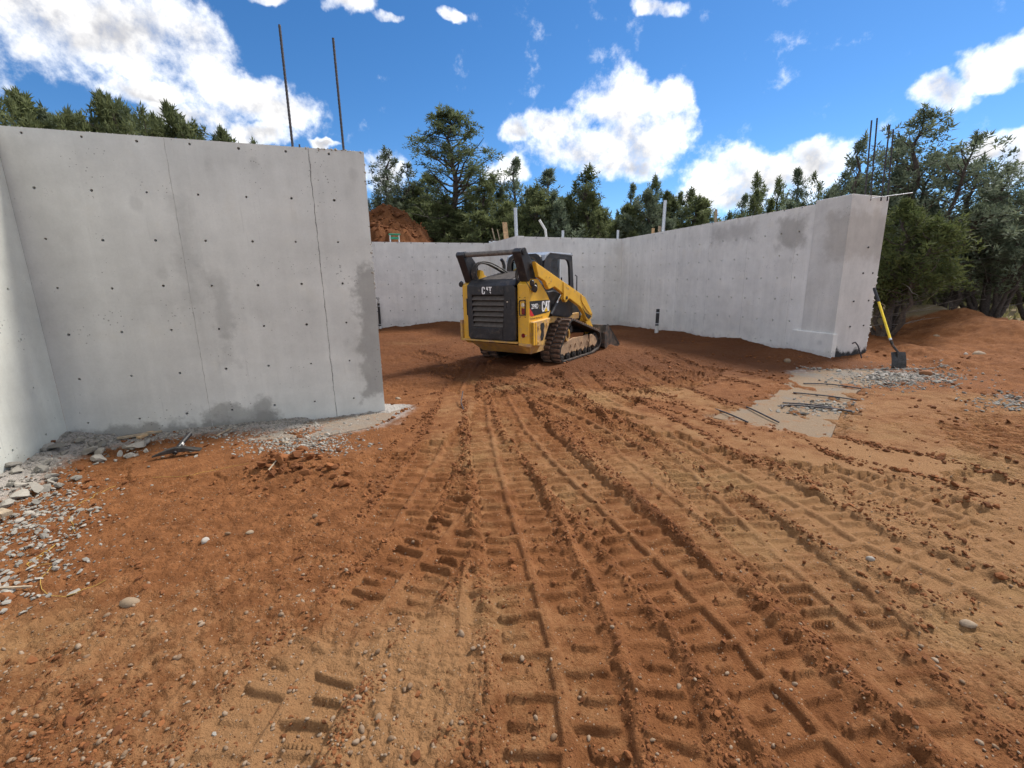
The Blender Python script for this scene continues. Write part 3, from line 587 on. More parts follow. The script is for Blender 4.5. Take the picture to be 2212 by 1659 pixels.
# ------------------------------------------------------------------ concrete walls
M['seam_soft'] = mat('form_seam_line', (0.40, 0.39, 0.37), 0.9, 0, 0.3, 30)
M['seam'] = mat('rough_seam', (0.30, 0.295, 0.28), 0.9, 0, 0.4, 40, 0.8, 120)
WET = (0.22, 0.215, 0.20)
def wall(label, p0, p1, z0, z1, thick, us, zs, mt, z1b=None, seams=(), back=False, hole=.016):
    """visible face runs p0 -> p1 at local y=0, thickness goes to +y; tie holes are real recesses"""
    p0 = np.array(p0, float); p1 = np.array(p1, float); L = float(np.linalg.norm(p1 - p0)); rz = math.atan2(p1[1] - p0[1], p1[0] - p0[0])
    root = thing('concrete_wall', label, 'wall', (p0[0], p0[1], 0), rz)
    z1b = z1 if z1b is None else z1b
    us = [u for u in us if .05 < u < L - .05]
    top = lambda u: z1 + (z1b - z1) * u / L
    ub = [0] + [(a + b_) / 2 for a, b_ in zip(us, us[1:])] + [L] if us else [0, L]
    zb = [z0] + [(a + b_) / 2 for a, b_ in zip(zs, zs[1:])] + [None]
    mb = MB()
    def Z(j, u): return top(u) if zb[j] is None else zb[j]
    rr = random.Random(int(L * 1000))
    if not us:
        mb.add([(0, 0, z0), (L, 0, z0), (L, 0, top(L)), (0, 0, top(0))], [(0, 1, 2, 3)])
    else:
        for i in range(len(us)):
            for j in range(len(zs)):
                ua, ubb = ub[i], ub[i + 1]
                cu, cz_ = us[i] + rr.gauss(0, .004), zs[j] + rr.gauss(0, .004); r = hole * rr.uniform(.75, 1.1); n = 12
                co = [(ua, 0, Z(j, ua)), (ubb, 0, Z(j, ubb)), (ubb, 0, Z(j + 1, ubb)), (ua, 0, Z(j + 1, ua))]
                cir = []
                for dep, k in ((0, 1.0), (.045 if thick > 0 else -.045, .72)):
                    for q in range(n):
                        a = -math.pi * .75 + 2 * math.pi * q / n; cir.append((cu + math.cos(a) * r * k, dep, cz_ + math.sin(a) * r * k))
                fs = []
                for q in range(4):
                    arc = [4 + ((q * 3 + e) % n) for e in range(4)]
                    fs.append(tuple([q, (q + 1) % 4] + arc[::-1]))
                mb.add(co + cir, fs, 0)
                b = len(mb.v) - 2 * n
                mb.f += [(b + q, b + (q + 1) % n, b + n + (q + 1) % n, b + n + q) for q in range(n)] + [tuple(b + n + q for q in range(n))]; mb.m += [0] * n + [1]
    T = thick
    mb.add([(0, T, z0), (L, T, z0), (L, T, top(L)), (0, T, top(0)), (0, 0, z0), (L, 0, z0), (L, 0, top(L)), (0, 0, top(0))],
           [(1, 0, 3, 2), (0, 4, 7, 3), (5, 1, 2, 6), (7, 6, 2, 3), (0, 1, 5, 4)], 0)
    me = bpy.data.meshes.new('wall_face'); me.from_pydata(mb.v, [], mb.f); me.materials.append(mt); me.materials.append(M['plug']); me.polygons.foreach_set('material_index', mb.m)
    bm = bmesh.new(); bm.from_mesh(me); bmesh.ops.remove_doubles(bm, verts=bm.verts, dist=1e-5); bmesh.ops.recalc_face_normals(bm, faces=bm.faces); bm.to_mesh(me); bm.free()
    link('wall_body', me, root)
    for (u, w) in seams:
        s = MB(); n = 60; vs = []
        for k in range(n + 1):
            z = z0 + (top(u) - z0 - .004) * k / n; j = rr.gauss(0, w * .14); ww = w * rr.uniform(.25, .75)
            vs += [(u + j - ww / 2, .001, z), (u + j, -w * rr.uniform(.08, .35), z), (u + j + ww / 2, .001, z)]
        s.add(vs, [(k * 3 + a, k * 3 + a + 1, k * 3 + a + 4, k * 3 + a + 3) for k in range(n) for a in (0, 1)]); s.build('form_seam', M['seam'] if w > .02 else M['seam_soft'], root)
    return root, L
ZS = [.22, .70, 1.17, 1.635, 2.105, 2.575, 3.055]
M['conc_b'] = concrete('near_wall_concrete', (0.61, 0.603, 0.58), [
    (-.2, 2.0, -.3, .13, .75, WET, .06), (1.2, 1.95, -.1, .27, .65, WET, .06), (3.02, 3.6, .22, 1.80, .75, (0.27, 0.265, 0.25), .06),
    (2.92, 3.05, .35, 1.2, .35, (0.36, 0.35, 0.32), .12), (1.28, 1.42, 1.45, 2.5, .32, (0.30, 0.30, 0.29), .10), (1.52, 1.68, 1.0, 1.75, .38, (0.27, 0.27, 0.26), .09), (1.55, 1.66, .75, 1.15, .3, (0.27, 0.27, 0.26), .08),
    (-.5, .5, .4, 3.2, .22, (0.33, 0.33, 0.32), .4)], green=.18)
M['conc_a'] = concrete('side_wall_concrete', (0.70, 0.70, 0.65), [(-1, 9, -.3, .12, .3, WET, .1)], green=.35)
M['conc_c'] = concrete('back_wall_concrete', (0.72, 0.705, 0.675), [(-1, 20, -.3, .35, .25, (0.36, 0.34, 0.33), .12)])
M['conc_f'] = concrete('right_wall_concrete', (0.75, 0.735, 0.70), [
    (4.7, 6.2, 2.5, 2.92, .55, (0.36, 0.345, 0.33), .16), (6.85, 7.5, 2.25, 2.85, .65, (0.33, 0.31, 0.28), .12), (2.0, 4.5, 1.6, 2.8, .12, (0.5, 0.49, 0.47), .4), (-1, 9, -.3, .12, .3, (0.36, 0.33, 0.31), .06), (5.2, 6.2, .3, 1.1, .18, (0.42, 0.39, 0.37), .3)])
M['conc_p'] = concrete('pier_concrete', (0.64, 0.625, 0.595), [
    (.3, 1.3, 1.95, 2.80, .60, (0.40, 0.37, 0.33), .14), (.22, 1.4, -.3, .13, .96, (0.02, 0.02, 0.021), .05)])
ub = [.195 + .447 * i for i in range(7)]
wallB, LB = wall('large near grey concrete wall with two tall rebars on top', WB0, WB1, -.25, 3.105, .25, ub, ZS, M['conc_b'], seams=[(1.315, .012), (2.66, .0215)], hole=.0138)
# crumbs of slurry along the wall tops and broken aggregate at the near corner
def grit_part(parent, pts, r0, r1, name, mt):
    ico = bmesh.new(); bmesh.ops.create_icosphere(ico, subdivisions=1, radius=1); V0 = np.array([v.co[:] for v in ico.verts]); F0 = np.array([[v.index for v in f.verts] for f in ico.faces]); ico.free()
    V = []; F_ = []
    for k, p in enumerate(pts):
        s = rng.uniform(r0, r1) * rng.uniform(.6, 1.2, 3); V.append(V0 * (1 + rng.normal(0, .15, (len(V0), 1))) * s + np.array(p)); F_.append(F0 + k * len(V0))
    me = np_mesh(name, np.vstack(V), np.vstack(F_), mt); o = link(name, me, parent); o['kind'] = 'stuff'; return o
pts = [(rng.uniform(2.55, LB - .01), rng.uniform(-.004, .2), 3.10 + rng.normal(0, .006)) for _ in range(240)] + [(LB - abs(rng.normal(0, .012)), rng.uniform(-.002, .06), rng.choice([rng.uniform(1.55, 2.1), rng.uniform(.1, 3.0)])) for _ in range(110)]
grit_part(wallB, pts, .006, .017, 'exposed_aggregate', M['rubble'])
grit_part(wallB, [(rng.uniform(0, LB), rng.uniform(-.003, .01), 3.104 + rng.normal(0, .003)) for _ in range(150)], .002, .005, 'slurry_crumbs', M['conc_b'])
ax = np.array([.30, -.954]); pA1 = WB0 + ax * 4.2
wallA, LA = wall('pale side wall meeting the large near wall at a corner', WB0 + ax * .002, pA1, -.25, 3.105, -.25, [.33 + .447 * i for i in range(9)], ZS, M['conc_a'], hole=.0145)
# wall() thickness goes to local +y; for this wall the far side is at the left, so flip
C0, C1, Dp, E1 = np.array([-10.0, 14.40]), np.array([-.74, 17.72]), np.array([.262, 15.62]), np.array([4.07, 17.03])
F1 = np.array([6.20, 9.62])
Fd = (F1 - E1) / np.linalg.norm(F1 - E1)
wallC, LC = wall('far back wall below the red spoil heap', C0, C1, -.2, 3.08, .25, [.22 + .447 * i for i in range(22)], ZS, M['conc_c'], seams=[(k * 1.34 + .3, .008) for k in range(1, 8)], hole=.021)
wallD, LD = wall('short return wall joining the two back walls', C1 + np.array([.0, 0]), Dp, -.2, 3.08, .25, [.5 + .447 * i for i in range(4)], ZS, M['conc_c'], z1b=3.12, hole=.021)
wallE, LE = wall('back wall right behind the loader cab', Dp + np.array([.003, .002]), E1, -.2, 3.10, .25, [.24 + .447 * i for i in range(9)], ZS, M['conc_c'], z1b=3.085, seams=[(1.34, .008), (2.68, .008)], hole=.021)
ZF = [z - .035 for z in ZS]
wallF, LF = wall('long right hand concrete wall running from the back corner to a pier', E1, F1, -.3, 3.085, .25, [.22 + .447 * i for i in range(19)], ZF, M['conc_f'], z1b=3.03, seams=[(.6 + 1.34 * k, .010) for k in range(6)], hole=.0205)
grit_part(wallF, [(u_, rng.uniform(-.003, .01), 3.085 - .055 * u_ / LF + rng.normal(0, .004)) for u_ in rng.uniform(0, LF, 220)], .003, .008, 'slurry_crumbs', M['conc_f'])
# end pier: an L of two faces, a little taller than the wall, with a patch and a plinth
pr = thing('concrete_pier', 'taller concrete pier ending the right hand wall, blackened at its foot', 'pier', (F1[0], F1[1], 0), math.atan2(Fd[1], Fd[0]))
PQ = np.array([gnd(1862, 419, 3.10)[:2], gnd(1922, 425, 3.10)[:2]])
def toloc(p):
    d = np.array(p) - F1; c, s_ = Fd; return (d[0] * c + d[1] * s_, -d[0] * s_ + d[1] * c)
q0, q1 = toloc(PQ[0]), toloc(PQ[1])
pm = MB(); poly = [(-.02, -.012), (q0[0], min(q0[1], -.012)), (q1[0], q1[1]), (q1[0] - .34, q1[1] + .06), (-.02, .262)]
pm.prism(poly, 2, -.35, 3.10); pm.build('pier_body', M['conc_p'], pr, bevel=.012)
pl = MB(); pl.prism([(-.20, -.05), (q0[0] + .035, -.05 + min(q0[1], -.012)), (q0[0] + .035, .05), (-.20, .0)], 2, -.35, .50); pl.build('plinth', M['conc_f'], pr, bevel=.01)
hb = MB()
ev = np.array(q1) - np.array(q0); nv = np.array([ev[1], -ev[0]]) / np.linalg.norm(ev)
for (k, z) in ((.25, .62), (.75, .62), (.25, 1.12), (.8, 1.12), (.45, 1.66), (.8, 1.66), (.5, 2.15)):
    c_ = np.array(q0) + ev * k
    if nv @ np.array(toloc((0, 0))) < 0: nv = -nv
    p = MB(); p.disc((c_[0], c_[1], z), 0, .016, .006, 12); p.build('tie_plug', M['plug'], pr)
pts = []
for _ in range(150):
    z = rng.uniform(-.1, 1.6); pts.append((q1[0] + rng.normal(0, .012) - .02, q1[1] + rng.normal(0, .008), z))
grit_part(pr, pts, .008, .025, 'ragged_edge', M['conc_p'])

# ------------------------------------------------------------------ steel, pipes, stakes, tools
def rebar(label, path, r=.0095, group=None, name='rebar'):
    m_ = MB(); P = [Vector(p) for p in path]; Q = []; rs = []
    for a, b_ in zip(P, P[1:]):
        n = max(2, int((b_ - a).length / .02))
        for k in range(n): Q.append(a.lerp(b_, k / n))
    Q.append(P[-1]); rs = [r * (1.10 if i % 2 else .93) for i in range(len(Q))]
    m_.tube(Q, rs, 7); o = m_.build(name, M['rust'], smooth=True); tag(o, label, 'rebar', group); return o
dB = (WB1 - WB0) / LB; nB = np.array([-dB[1], dB[0]])
for u, ztop, lean, lab in ((2.50, 4.30, .008, 'tall rebar standing in the wall top beside a short stub'), (3.035, 4.25, -.004, 'tall rebar standing in the broken top corner of the near wall')):
    p = WB0 + dB * u + nB * .07; rebar(lab, [(p[0], p[1], 2.9), (p[0] + lean, p[1], ztop)], .0135)
p = WB0 + dB * 2.57 + nB * .10; rebar('short rebar stub poking from the near wall top', [(p[0], p[1], 2.95), (p[0], p[1], 3.16)], .009)
# rebars lying on the right footing
for i, (a, m_, b_) in enumerate((((1735, 831), (1790, 834), (1860, 843)), ((1713, 851), (1770, 858), (1850, 868)), ((1690, 873), (1760, 880), (1840, 894)),
        ((1690, 884), (1702, 879), (1840, 892)), ((1545, 887), (1580, 902), (1615, 917)), ((1612, 882), (1650, 902), (1682, 917)))):
    pts = [gnd(*a), gnd(*m_), gnd(*b_)]; pts = catmull(pts, .1)
    z0_ = .02
    rebar(('straight rebar', 'long rebar', 'bent rebar', 'hooked rebar', 'curved rebar', 'kinked rebar')[i] + (' across the bare footing nearest the pier foot', ' across the bare footing, second from the pier', ' across the middle of the bare footing', ' with a crooked end across the footing beside a rubble lump', ' half buried at the dirt edge of the footing', ' slanting over the dirt end of the footing')[i],
          [(q[0], q[1], z0_ + .012 * math.sin(3 * k / len(pts))) for k, q in enumerate(pts)], .0095)
p = gnd(990, 872); hgt_ = hz(p[0], p[1]); q = gnd(1003, 890); rebar('small loose rebar sticking out of the churned dirt', [(p[0] + .06, p[1] + .1, hgt_ + .13), ((p[0] + q[0]) / 2, (p[1] + q[1]) / 2, hgt_ + .05), (q[0], q[1], hgt_ - .02)], .007)
# hooked dowel and black sealed foot beside the pier
p = gnd(1846, 775); rebar('galvanised hook sticking out of the soil beside the pier', [(p[0] - .06, p[1] + .05, .30), (p[0] - .02, p[1] + .02, .33), (p[0] + .03, p[1], .26), (p[0] + .08, p[1] - .06, .05), (p[0] + .1, p[1] - .07, -.05)], .012)
# rod sticking sideways out of the pier top and four dark rebars above it
a = gnd(1893, 427, 3.03); tag(MB().tube([(a[0] - .05, a[1] + .05, 3.03), (a[0] + .50, a[1] - .2, 3.07)], .008, 8).build('rod', M['galv'], smooth=True), 'thin pale rod pointing sideways from the pier top', 'rod')
for i, (bx_, by_, tx, ty) in enumerate(((1870, 418, 1883, 260), (1882, 420, 1895, 255), (1905, 420, 1922, 270), (1918, 424, 1930, 280))):
    Yb = PQ[0][1] + .12 + .03 * i; a = atY(bx_, by_, Yb); b_ = atY(tx, ty, Yb + .05)
    rebar(('first', 'second', 'third', 'fourth')[i] + ' tall dark rebar from the inner edge of the pier top', [(a[0], a[1], 3.0), tuple(b_)], .013)
# stub-up pipes
def pipe(px, py, pt, label, r, base_h, hook=False):
    g_ = gnd(px, py); z0_ = hz(g_[0], g_[1]); d = ray(*pt); k = np.hypot(g_[0], g_[1]) / np.hypot(d[0], d[1]); z1_ = 1.6 + d[2] * k
    t_ = thing('stub_pipe', label, 'pipe', (g_[0], g_[1], z0_))
    h_ = z1_ - z0_
    m_ = MB(); m_.tube([(0, 0, -.1), (0, 0, base_h)], r * 1.15, 16); m_.build('white_base', M['white_pipe'], t_, True)
    m_ = MB(); m_.tube([(0, 0, base_h - .03), (.005, 0, h_ * .5), (.01, 0, h_)], r, 16); m_.build('pipe_body', M['black_pipe'], t_, True)
    for zc in (base_h + .06, h_ - .10):
        m_ = MB(); m_.disc((.008, 0, zc), 2, r * 1.12, .012, 16); m_.build('clamp_band', M['galv'], t_)
    if hook:
        m_ = MB(); m_.disc((.01, 0, h_ + .03), 2, r * 1.1, .03, 16); m_.build('white_cap', M['white_pipe'], t_)
        m_ = MB(); m_.tube([(.01, 0, h_ + .05), (.01, 0, h_ + .12)] + [(.01 + .035 * math.sin(a), 0, h_ + .155 - .035 * math.cos(a)) for a in np.linspace(0, 6, 14)], .008, 6); m_.build('lifting_eye', M['dark_steel'], t_, True)
    else:
        m_ = MB(); m_.disc((.01, 0, h_), 2, r * 1.05, .006, 16); m_.build('pipe_mouth', M['black_pipe'], t_)
pipe(1418, 720, (1423, 668), 'black stub pipe with white base standing before the right wall', .052, .22)
pipe(822, 716, (817, 655), 'slim black pipe with lifting eye beside the near wall end', .042, .10, True)
# stakes, tubes and boards along the back wall tops
def stake(kind, base, top, Y, w, mt, label, bend=False, th_=.03):
    a = atY(*base, Y); b_ = atY(*top, Y); m_ = MB()
    a[2] -= .9 if not bend else .8
    if bend:
        mid = atY(base[0] - 2, base[1] - (base[1] - top[1]) * .45, Y)
        m_.tube([a, atY(*base, Y), mid, b_], w, 10)
    elif kind == 'tube': m_.tube([a, b_], w, 10)
    else:
        d = (b_ - a); d /= np.linalg.norm(d); sx = np.array([1, .3, 0]) / 1.044; vs = []
        for p in (a, b_):
            for s1 in (-1, 1):
                for s2 in (-1, 1): vs.append(p + sx * w * s1 + np.array([-.29, .957, 0]) * th_ / 2 * s2)
        m_.add(vs, [(0, 1, 3, 2), (4, 6, 7, 5), (0, 4, 5, 1), (2, 3, 7, 6), (0, 2, 6, 4), (1, 5, 7, 3)])
    cat = {'board': 'board', 'tube': 'pipe', 'stick': 'stick'}[kind]
    return tag(m_.build({'board': 'form_board', 'tube': 'form_pipe', 'stick': 'stick'}[kind], mt, smooth=(kind == 'tube')), label, cat)
YE = 16.3
stake('board', (1098, 512), (1090, 480), 17.1, .085, M['wood'], 'leaning tan board behind the short return wall')
stake('tube', (1117, 512), (1113, 449), 16.5, .06, M['galv'], 'tall galvanised tube above the inner corner of the back walls')
stake('tube', (1180, 513), (1165, 475), 16.9, .045, M['white_pipe'], 'white bent conduit curving above the back wall', bend=True)
stake('tube', (1215, 514), (1216, 498), 17.1, .05, M['galv'], 'short galvanised stub above the middle of the back wall')
stake('tube', (1333, 515), (1335, 497), 17.9, .05, M['galv'], 'short grey stub beside the back right corner')
stake('tube', (1431, 500), (1437, 433), 16.2, .055, M['galv'], 'tall galvanised tube behind the right hand wall')
stake('board', (1411, 504), (1411, 493), 16.6, .05, M['wood'], 'short orange tan board end behind the right hand wall')
stake('board', (1425, 502), (1425, 488), 16.3, .05, M['oldwood'], 'short weathered board beside the tall tube on the right wall')
stake('board', (1549, 482), (1547, 452), 14.2, .035, M['oldwood'], 'slim grey stake rising behind the middle of the right wall')
stake('stick', (1080, 516), (1063, 493), 18.2, .02, M['oldwood'], 'thin leaning stick nearest the tan board')
stake('stick', (1090, 514), (1074, 495), 18.0, .015, M['oldwood'], 'thinner leaning stick next to the tan board')
lv = thing('corner_bracket', 'small grey form bracket on the corner of the far back wall', 'bracket', tuple(atY(1062, 522, 17.8)))
m_ = MB(); m_.box(-.10, .22, -.04, .04, -.12, .02); m_.build('bracket_plate', M['galv'], lv, bevel=.005)
for bx_, bz_, br_ in ((0, .04, .05), (.16, .05, .035)):
    m_ = MB(); m_.disc((bx_, -.05, bz_), 1, br_, .015, 12); m_.build('bracket_bolt', M['dark_steel'], lv)
# green step ladder top behind the far back wall
lb = atY(853, 524, 16.75); lt = thing('step_ladder', 'green step ladder top peeking over the far back wall', 'ladder', (lb[0], lb[1], 1.9), .33)
zt = atY(853, 508, 16.75)[2] - 1.9
for s1 in (-1, 1):
    m_ = MB(); m_.add([(s1 * .17 - .02, -.03, 0), (s1 * .17 + .02, -.03, 0), (s1 * .17 + .02, .03, 0), (s1 * .17 - .02, .03, 0), (s1 * .15 - .02, -.03, zt), (s1 * .15 + .02, -.03, zt), (s1 * .15 + .02, .03, zt), (s1 * .15 - .02, .03, zt)], [(0, 3, 2, 1), (4, 5, 6, 7), (0, 1, 5, 4), (1, 2, 6, 5), (2, 3, 7, 6), (3, 0, 4, 7)]); m_.build('ladder_rail', M['aluminium'], lt)
m_ = MB(); m_.box(-.20, .20, -.07, .10, zt, zt + .05); m_.build('top_cap', M['ladder_green'], lt, bevel=.01)
for k in range(4):
    m_ = MB(); m_.box(-.14, .14, -.05, .04, zt - .14 - k * .28, zt - .06 - k * .28); m_.build('step', M['ladder_green'], lt, bevel=.005)

# shovel leaning on the pier
sb_ = gnd(1938, 796, .02); st_ = gnd(1888, 622, 0); dd_ = ray(1888, 622)
stp = atY(1888, 622, 8.62); zb0 = hz(sb_[0], sb_[1])
sh = thing('shovel', 'square shovel with yellow handle leaning against the pier', 'shovel', (sb_[0], sb_[1], zb0))
def lo_(p): return Vector((p[0] - sb_[0], p[1] - sb_[1], p[2] - zb0))
blade_top = lo_(atY(1937, 760, sb_[1] + .08)); grip0 = lo_(atY(1898, 652, 8.50)); tip = lo_(stp); neck = lo_(atY(1924, 735, sb_[1] + .17))
m_ = MB(); n = 9; vs = []
for k in range(7):
    t_ = k / 6; hh = .30 * t_
    for j in range(n):
        s1 = (j / (n - 1) - .5) * 2; xw = .125 * (1.0 + .04 * (1 - t_)); vs.append((s1 * xw - .0 + blade_top.x * .5 * t_, -.035 * (1 - s1 * s1) * -1 + .07 * t_ * t_ - .03, hh - .02))
nv_ = len(vs); vs += [(v[0], v[1] + .006, v[2]) for v in vs]
fs = [(k * n + j, k * n + j + 1, (k + 1) * n + j + 1, (k + 1) * n + j) for k in range(6) for j in range(n - 1)]
m_.add(vs, fs + [tuple(nv_ + i for i in q)[::-1] for q in fs] + [(j, j + 1, nv_ + j + 1, nv_ + j) for j in range(n - 1)] + [(6 * n + j + 1, 6 * n + j, nv_ + 6 * n + j, nv_ + 6 * n + j + 1) for j in range(n - 1)] + [(k * n, (k + 1) * n, nv_ + (k + 1) * n, nv_ + k * n) for k in range(6)] + [(k * n + n - 1, nv_ + k * n + n - 1, nv_ + (k + 1) * n + n - 1, (k + 1) * n + n - 1) for k in range(6)])
bt = Vector((blade_top.x * .5, .045, .28))
m_.build('blade', M['dark_steel'], sh, True)
m_ = MB(); m_.tube([bt - Vector((0, 0, .12)), bt, bt.lerp(neck, .5) + Vector((0, .03, 0)), neck], [.012, .018, .02, .021], 10); m_.build('socket', M['dark_steel'], sh, True)
m_ = MB(); m_.tube([neck, neck.lerp(grip0, .04)], .0225, 10); m_.build('ferrule', M['galv'], sh, True)
m_ = MB(); m_.tube([neck.lerp(grip0, .03), grip0], .0205, 12); m_.build('handle', M['y_handle'], sh, True)
m_ = MB(); m_.tube([grip0, grip0.lerp(tip, .95), tip], [.025, .025, .02], 12); m_.build('grip', M['black_pipe'], sh, True)

# mattock lying at the wall foot
g0 = gnd(384, 990); gz = hz(g0[0], g0[1]) + .03
pk = thing('mattock', 'black handled mattock lying in front of the near wall', 'mattock', (g0[0], g0[1], gz))
h1 = gnd(410, 938, .16); he = Vector((h1[0] - g0[0], h1[1] - g0[1], .11))
m_ = MB(); m_.tube([Vector((0, 0, .025)) - he * .12, Vector((0, 0, .03)), Vector((0, 0, .03)).lerp(he, .5) + Vector((0, 0, .004)), he], [.022, .024, .021, .024], 10); m_.build('handle', M['black_pipe'], pk, True)
m_ = MB(); e1 = gnd(330, 1000) - g0; e2 = gnd(437, 983) - g0
for e, wd in ((e1, .012), (e2, .045)):
    d = Vector((e[0], e[1], 0)); sd2 = Vector((-d.y, d.x, 0)).normalized(); up = Vector((0, 0, 1)); vs = []
    for k, (t_, w_, th_) in enumerate(((0, .03, .05), (.35, .026 if wd < .03 else .03, .04), (1, wd, .010))):
        c_ = d * t_ + Vector((0, 0, .025 - .03 * t_ * t_ + .012))
        for a_, b2 in ((-1, -1), (1, -1), (1, 1), (-1, 1)): vs.append(c_ + sd2 * w_ * a_ + up * th_ / 2 * b2)
    m_.add(vs, [(0, 1, 2, 3)[::-1], (8, 9, 10, 11)] + [(k * 4 + j, k * 4 + (j + 1) % 4, k * 4 + 4 + (j + 1) % 4, k * 4 + 4 + j) for k in (0, 1) for j in range(4)])
m_.build('head', M['dark_steel'], pk, bevel=.004)
m_ = MB(); m_.tube([Vector((0, 0, .03)).lerp(he, .30), Vector((0, 0, .03)).lerp(he, .40)], .0235, 10); m_.build('handle_label', M['white_pipe'], pk, True)

# scraps of lumber at the wall foot
def scrap(a, b_, w, th_, label, mt, z_=.02, tilt=0.0):
    A = gnd(*a); B = gnd(*b_); za = hz(A[0], A[1]) + z_; zb_ = hz(B[0], B[1]) + z_ + tilt; A[2] = za; B[2] = zb_; d = B - A; s2 = np.array([-d[1], d[0], 0]); s2 /= np.linalg.norm(s2); vs = []
    for p in (A, B):
        for q1_, q2_ in ((-1, -1), (1, -1), (1, 1), (-1, 1)): vs.append(p + s2 * w / 2 * q1_ + np.array([0, 0, th_ / 2 * q2_]))
    m_ = MB(); m_.add(vs, [(3, 2, 1, 0), (4, 5, 6, 7)] + [(j, (j + 1) % 4, 4 + (j + 1) % 4, 4 + j) for j in range(4)]); return tag(m_.build('wood_scrap', mt, bevel=.002), label, 'wood')
scrap((255, 958), (352, 940), .05, .02, 'long pale wood strip along the near wall foot', M['oldwood'])
scrap((300, 952), (330, 942), .06, .025, 'short pale wood offcut beside the mattock handle', M['wood'])
scrap((132, 968), (152, 950), .05, .02, 'splintered board end in the corner of the two near walls', M['wood'], .03, .08)
scrap((0, 1126), (22, 1131), .06, .03, 'grey wood scrap among the rubble by the side wall', M['oldwood'], .05)
scrap((470, 950), (500, 936), .02, .012, 'thin dark lath on the near wall footing', M['oldwood'])
scrap((582, 1031), (600, 1018), .012, .01, 'thin pale splinter beside the heap of clods', M['oldwood'], .02)
scrap((0, 1284), (72, 1277), .012, .010, 'thin grey stick crossing the dirt near the string', M['oldwood'])
# yellow string
for k, (pts, lab) in enumerate((([(60, 1222), (95, 1196), (120, 1178), (58, 1222), (118, 1220), (90, 1258), (100, 1285), (140, 1292), (185, 1276), (230, 1258)], 'tangled yellow string lying on the dirt by the side wall'),
        ([(165, 1094), (200, 1075), (225, 1060), (250, 1050)], 'short straight piece of yellow string near the rubble'), ([(330, 1037), (400, 1035), (450, 1025), (540, 1010)], 'long faint yellow string in front of the mattock'), ([(150, 1120), (158, 1135), (160, 1150)], 'curled end of yellow string below the rubble'))):
    C_ = catmull(gp(pts), .03); zz = terrain(C_[:, 0], C_[:, 1])[0]; m_ = MB(); m_.tube([(p[0] + rng.normal(0, .003), p[1] + rng.normal(0, .003), z + .006) for p, z in zip(C_, zz)], .0015, 5)
    tag(m_.build('string', M['twine'], smooth=True), lab, 'string')
# ------------------------------------------------------------------ compact track loader
LD_ = thing('track_loader', 'yellow and black compact track loader parked with bucket down', 'loader', (LO[0], LO[1], 0.0), -LPSI)
def part(name, mb, mt, parent=LD_, smooth=False, bevel=0.0): return mb.build(name, mt, parent, smooth, bevel)
Y_, K_ = M['yellow'], M['black']
# body sides
side = [(-1.6, .50), (-1.6, 1.57), (-1.46, 1.665), (-1.26, 1.665), (-.96, 1.42), (-.80, 1.25), (-.80, 1.03), (-.92, .89), (-1.0, .78), (-1.2, .44), (-1.5, .44)]
for x0, x1 in ((.545, .785), (-.745, -.585)):
    m_ = MB(); m_.prism(side, 0, x0, x1); sp = part('side_panel', m_, Y_, bevel=.012)
# engine bay / chassis core
m_ = MB(); m_.box(-.60, .56, -1.50, -.3, .50, 1.56); part('engine_bay', m_, M['void'])
m_ = MB(); m_.prism([(-1.0, .36), (-1.0, 1.20), (-.2, 1.28), (.75, 1.25), (1.0, .85), (1.05, .38)], 0, -.60, .60); part('lower_frame', m_, K_, bevel=.02)
m_ = MB(); m_.prism([(-.82, 1.22), (-.82, .98), (.15, .86), (.35, .90), (.30, 1.28), (-.5, 1.44), (-.72, 1.42)], 0, .60, .70); part('side_skirt', m_, K_, bevel=.015)
m_ = MB(); m_.box(.60, .66, -.85, .75, .80, .93); part('sill', m_, M['dusty_yellow'], bevel=.01)
# belly
m_ = MB(); m_.add([(-.60, -1.60, .49), (.80, -1.60, .47), (.64, -1.30, .27), (-.50, -1.30, .27), (-.6, .9, .30), (.6, .9, .30), (-.62, -.9, .50), (.62, -.9, .50)],
    [(0, 1, 2, 3), (3, 2, 5, 4), (0, 3, 4, 6), (1, 7, 5, 2)]); part('belly_plate', m_, M['dusty_yellow'])
m_ = MB(); m_.prism([(-.76, .505), (.56, .500), (.56, .535), (-.76, .54)], 1, -1.66, -1.5); part('rear_bumper_lip', m_, M['dusty_yellow'], bevel=.006)
m_ = MB(); m_.prism([(.58, .47), (.82, .45), (.82, .505), (.58, .515)], 1, -1.64, -1.45); part('bumper_corner', m_, M['dusty_yellow'], bevel=.006)
m_ = MB(); m_.add([(.56, -1.58, .47), (.80, -1.58, .46), (.70, -1.42, .29), (.60, -1.42, .30), (.80, -1.2, .46), (.70, -1.2, .29)], [(0, 1, 2, 3), (1, 4, 5, 2)]); part('belly_corner', m_, M['dusty_yellow'])
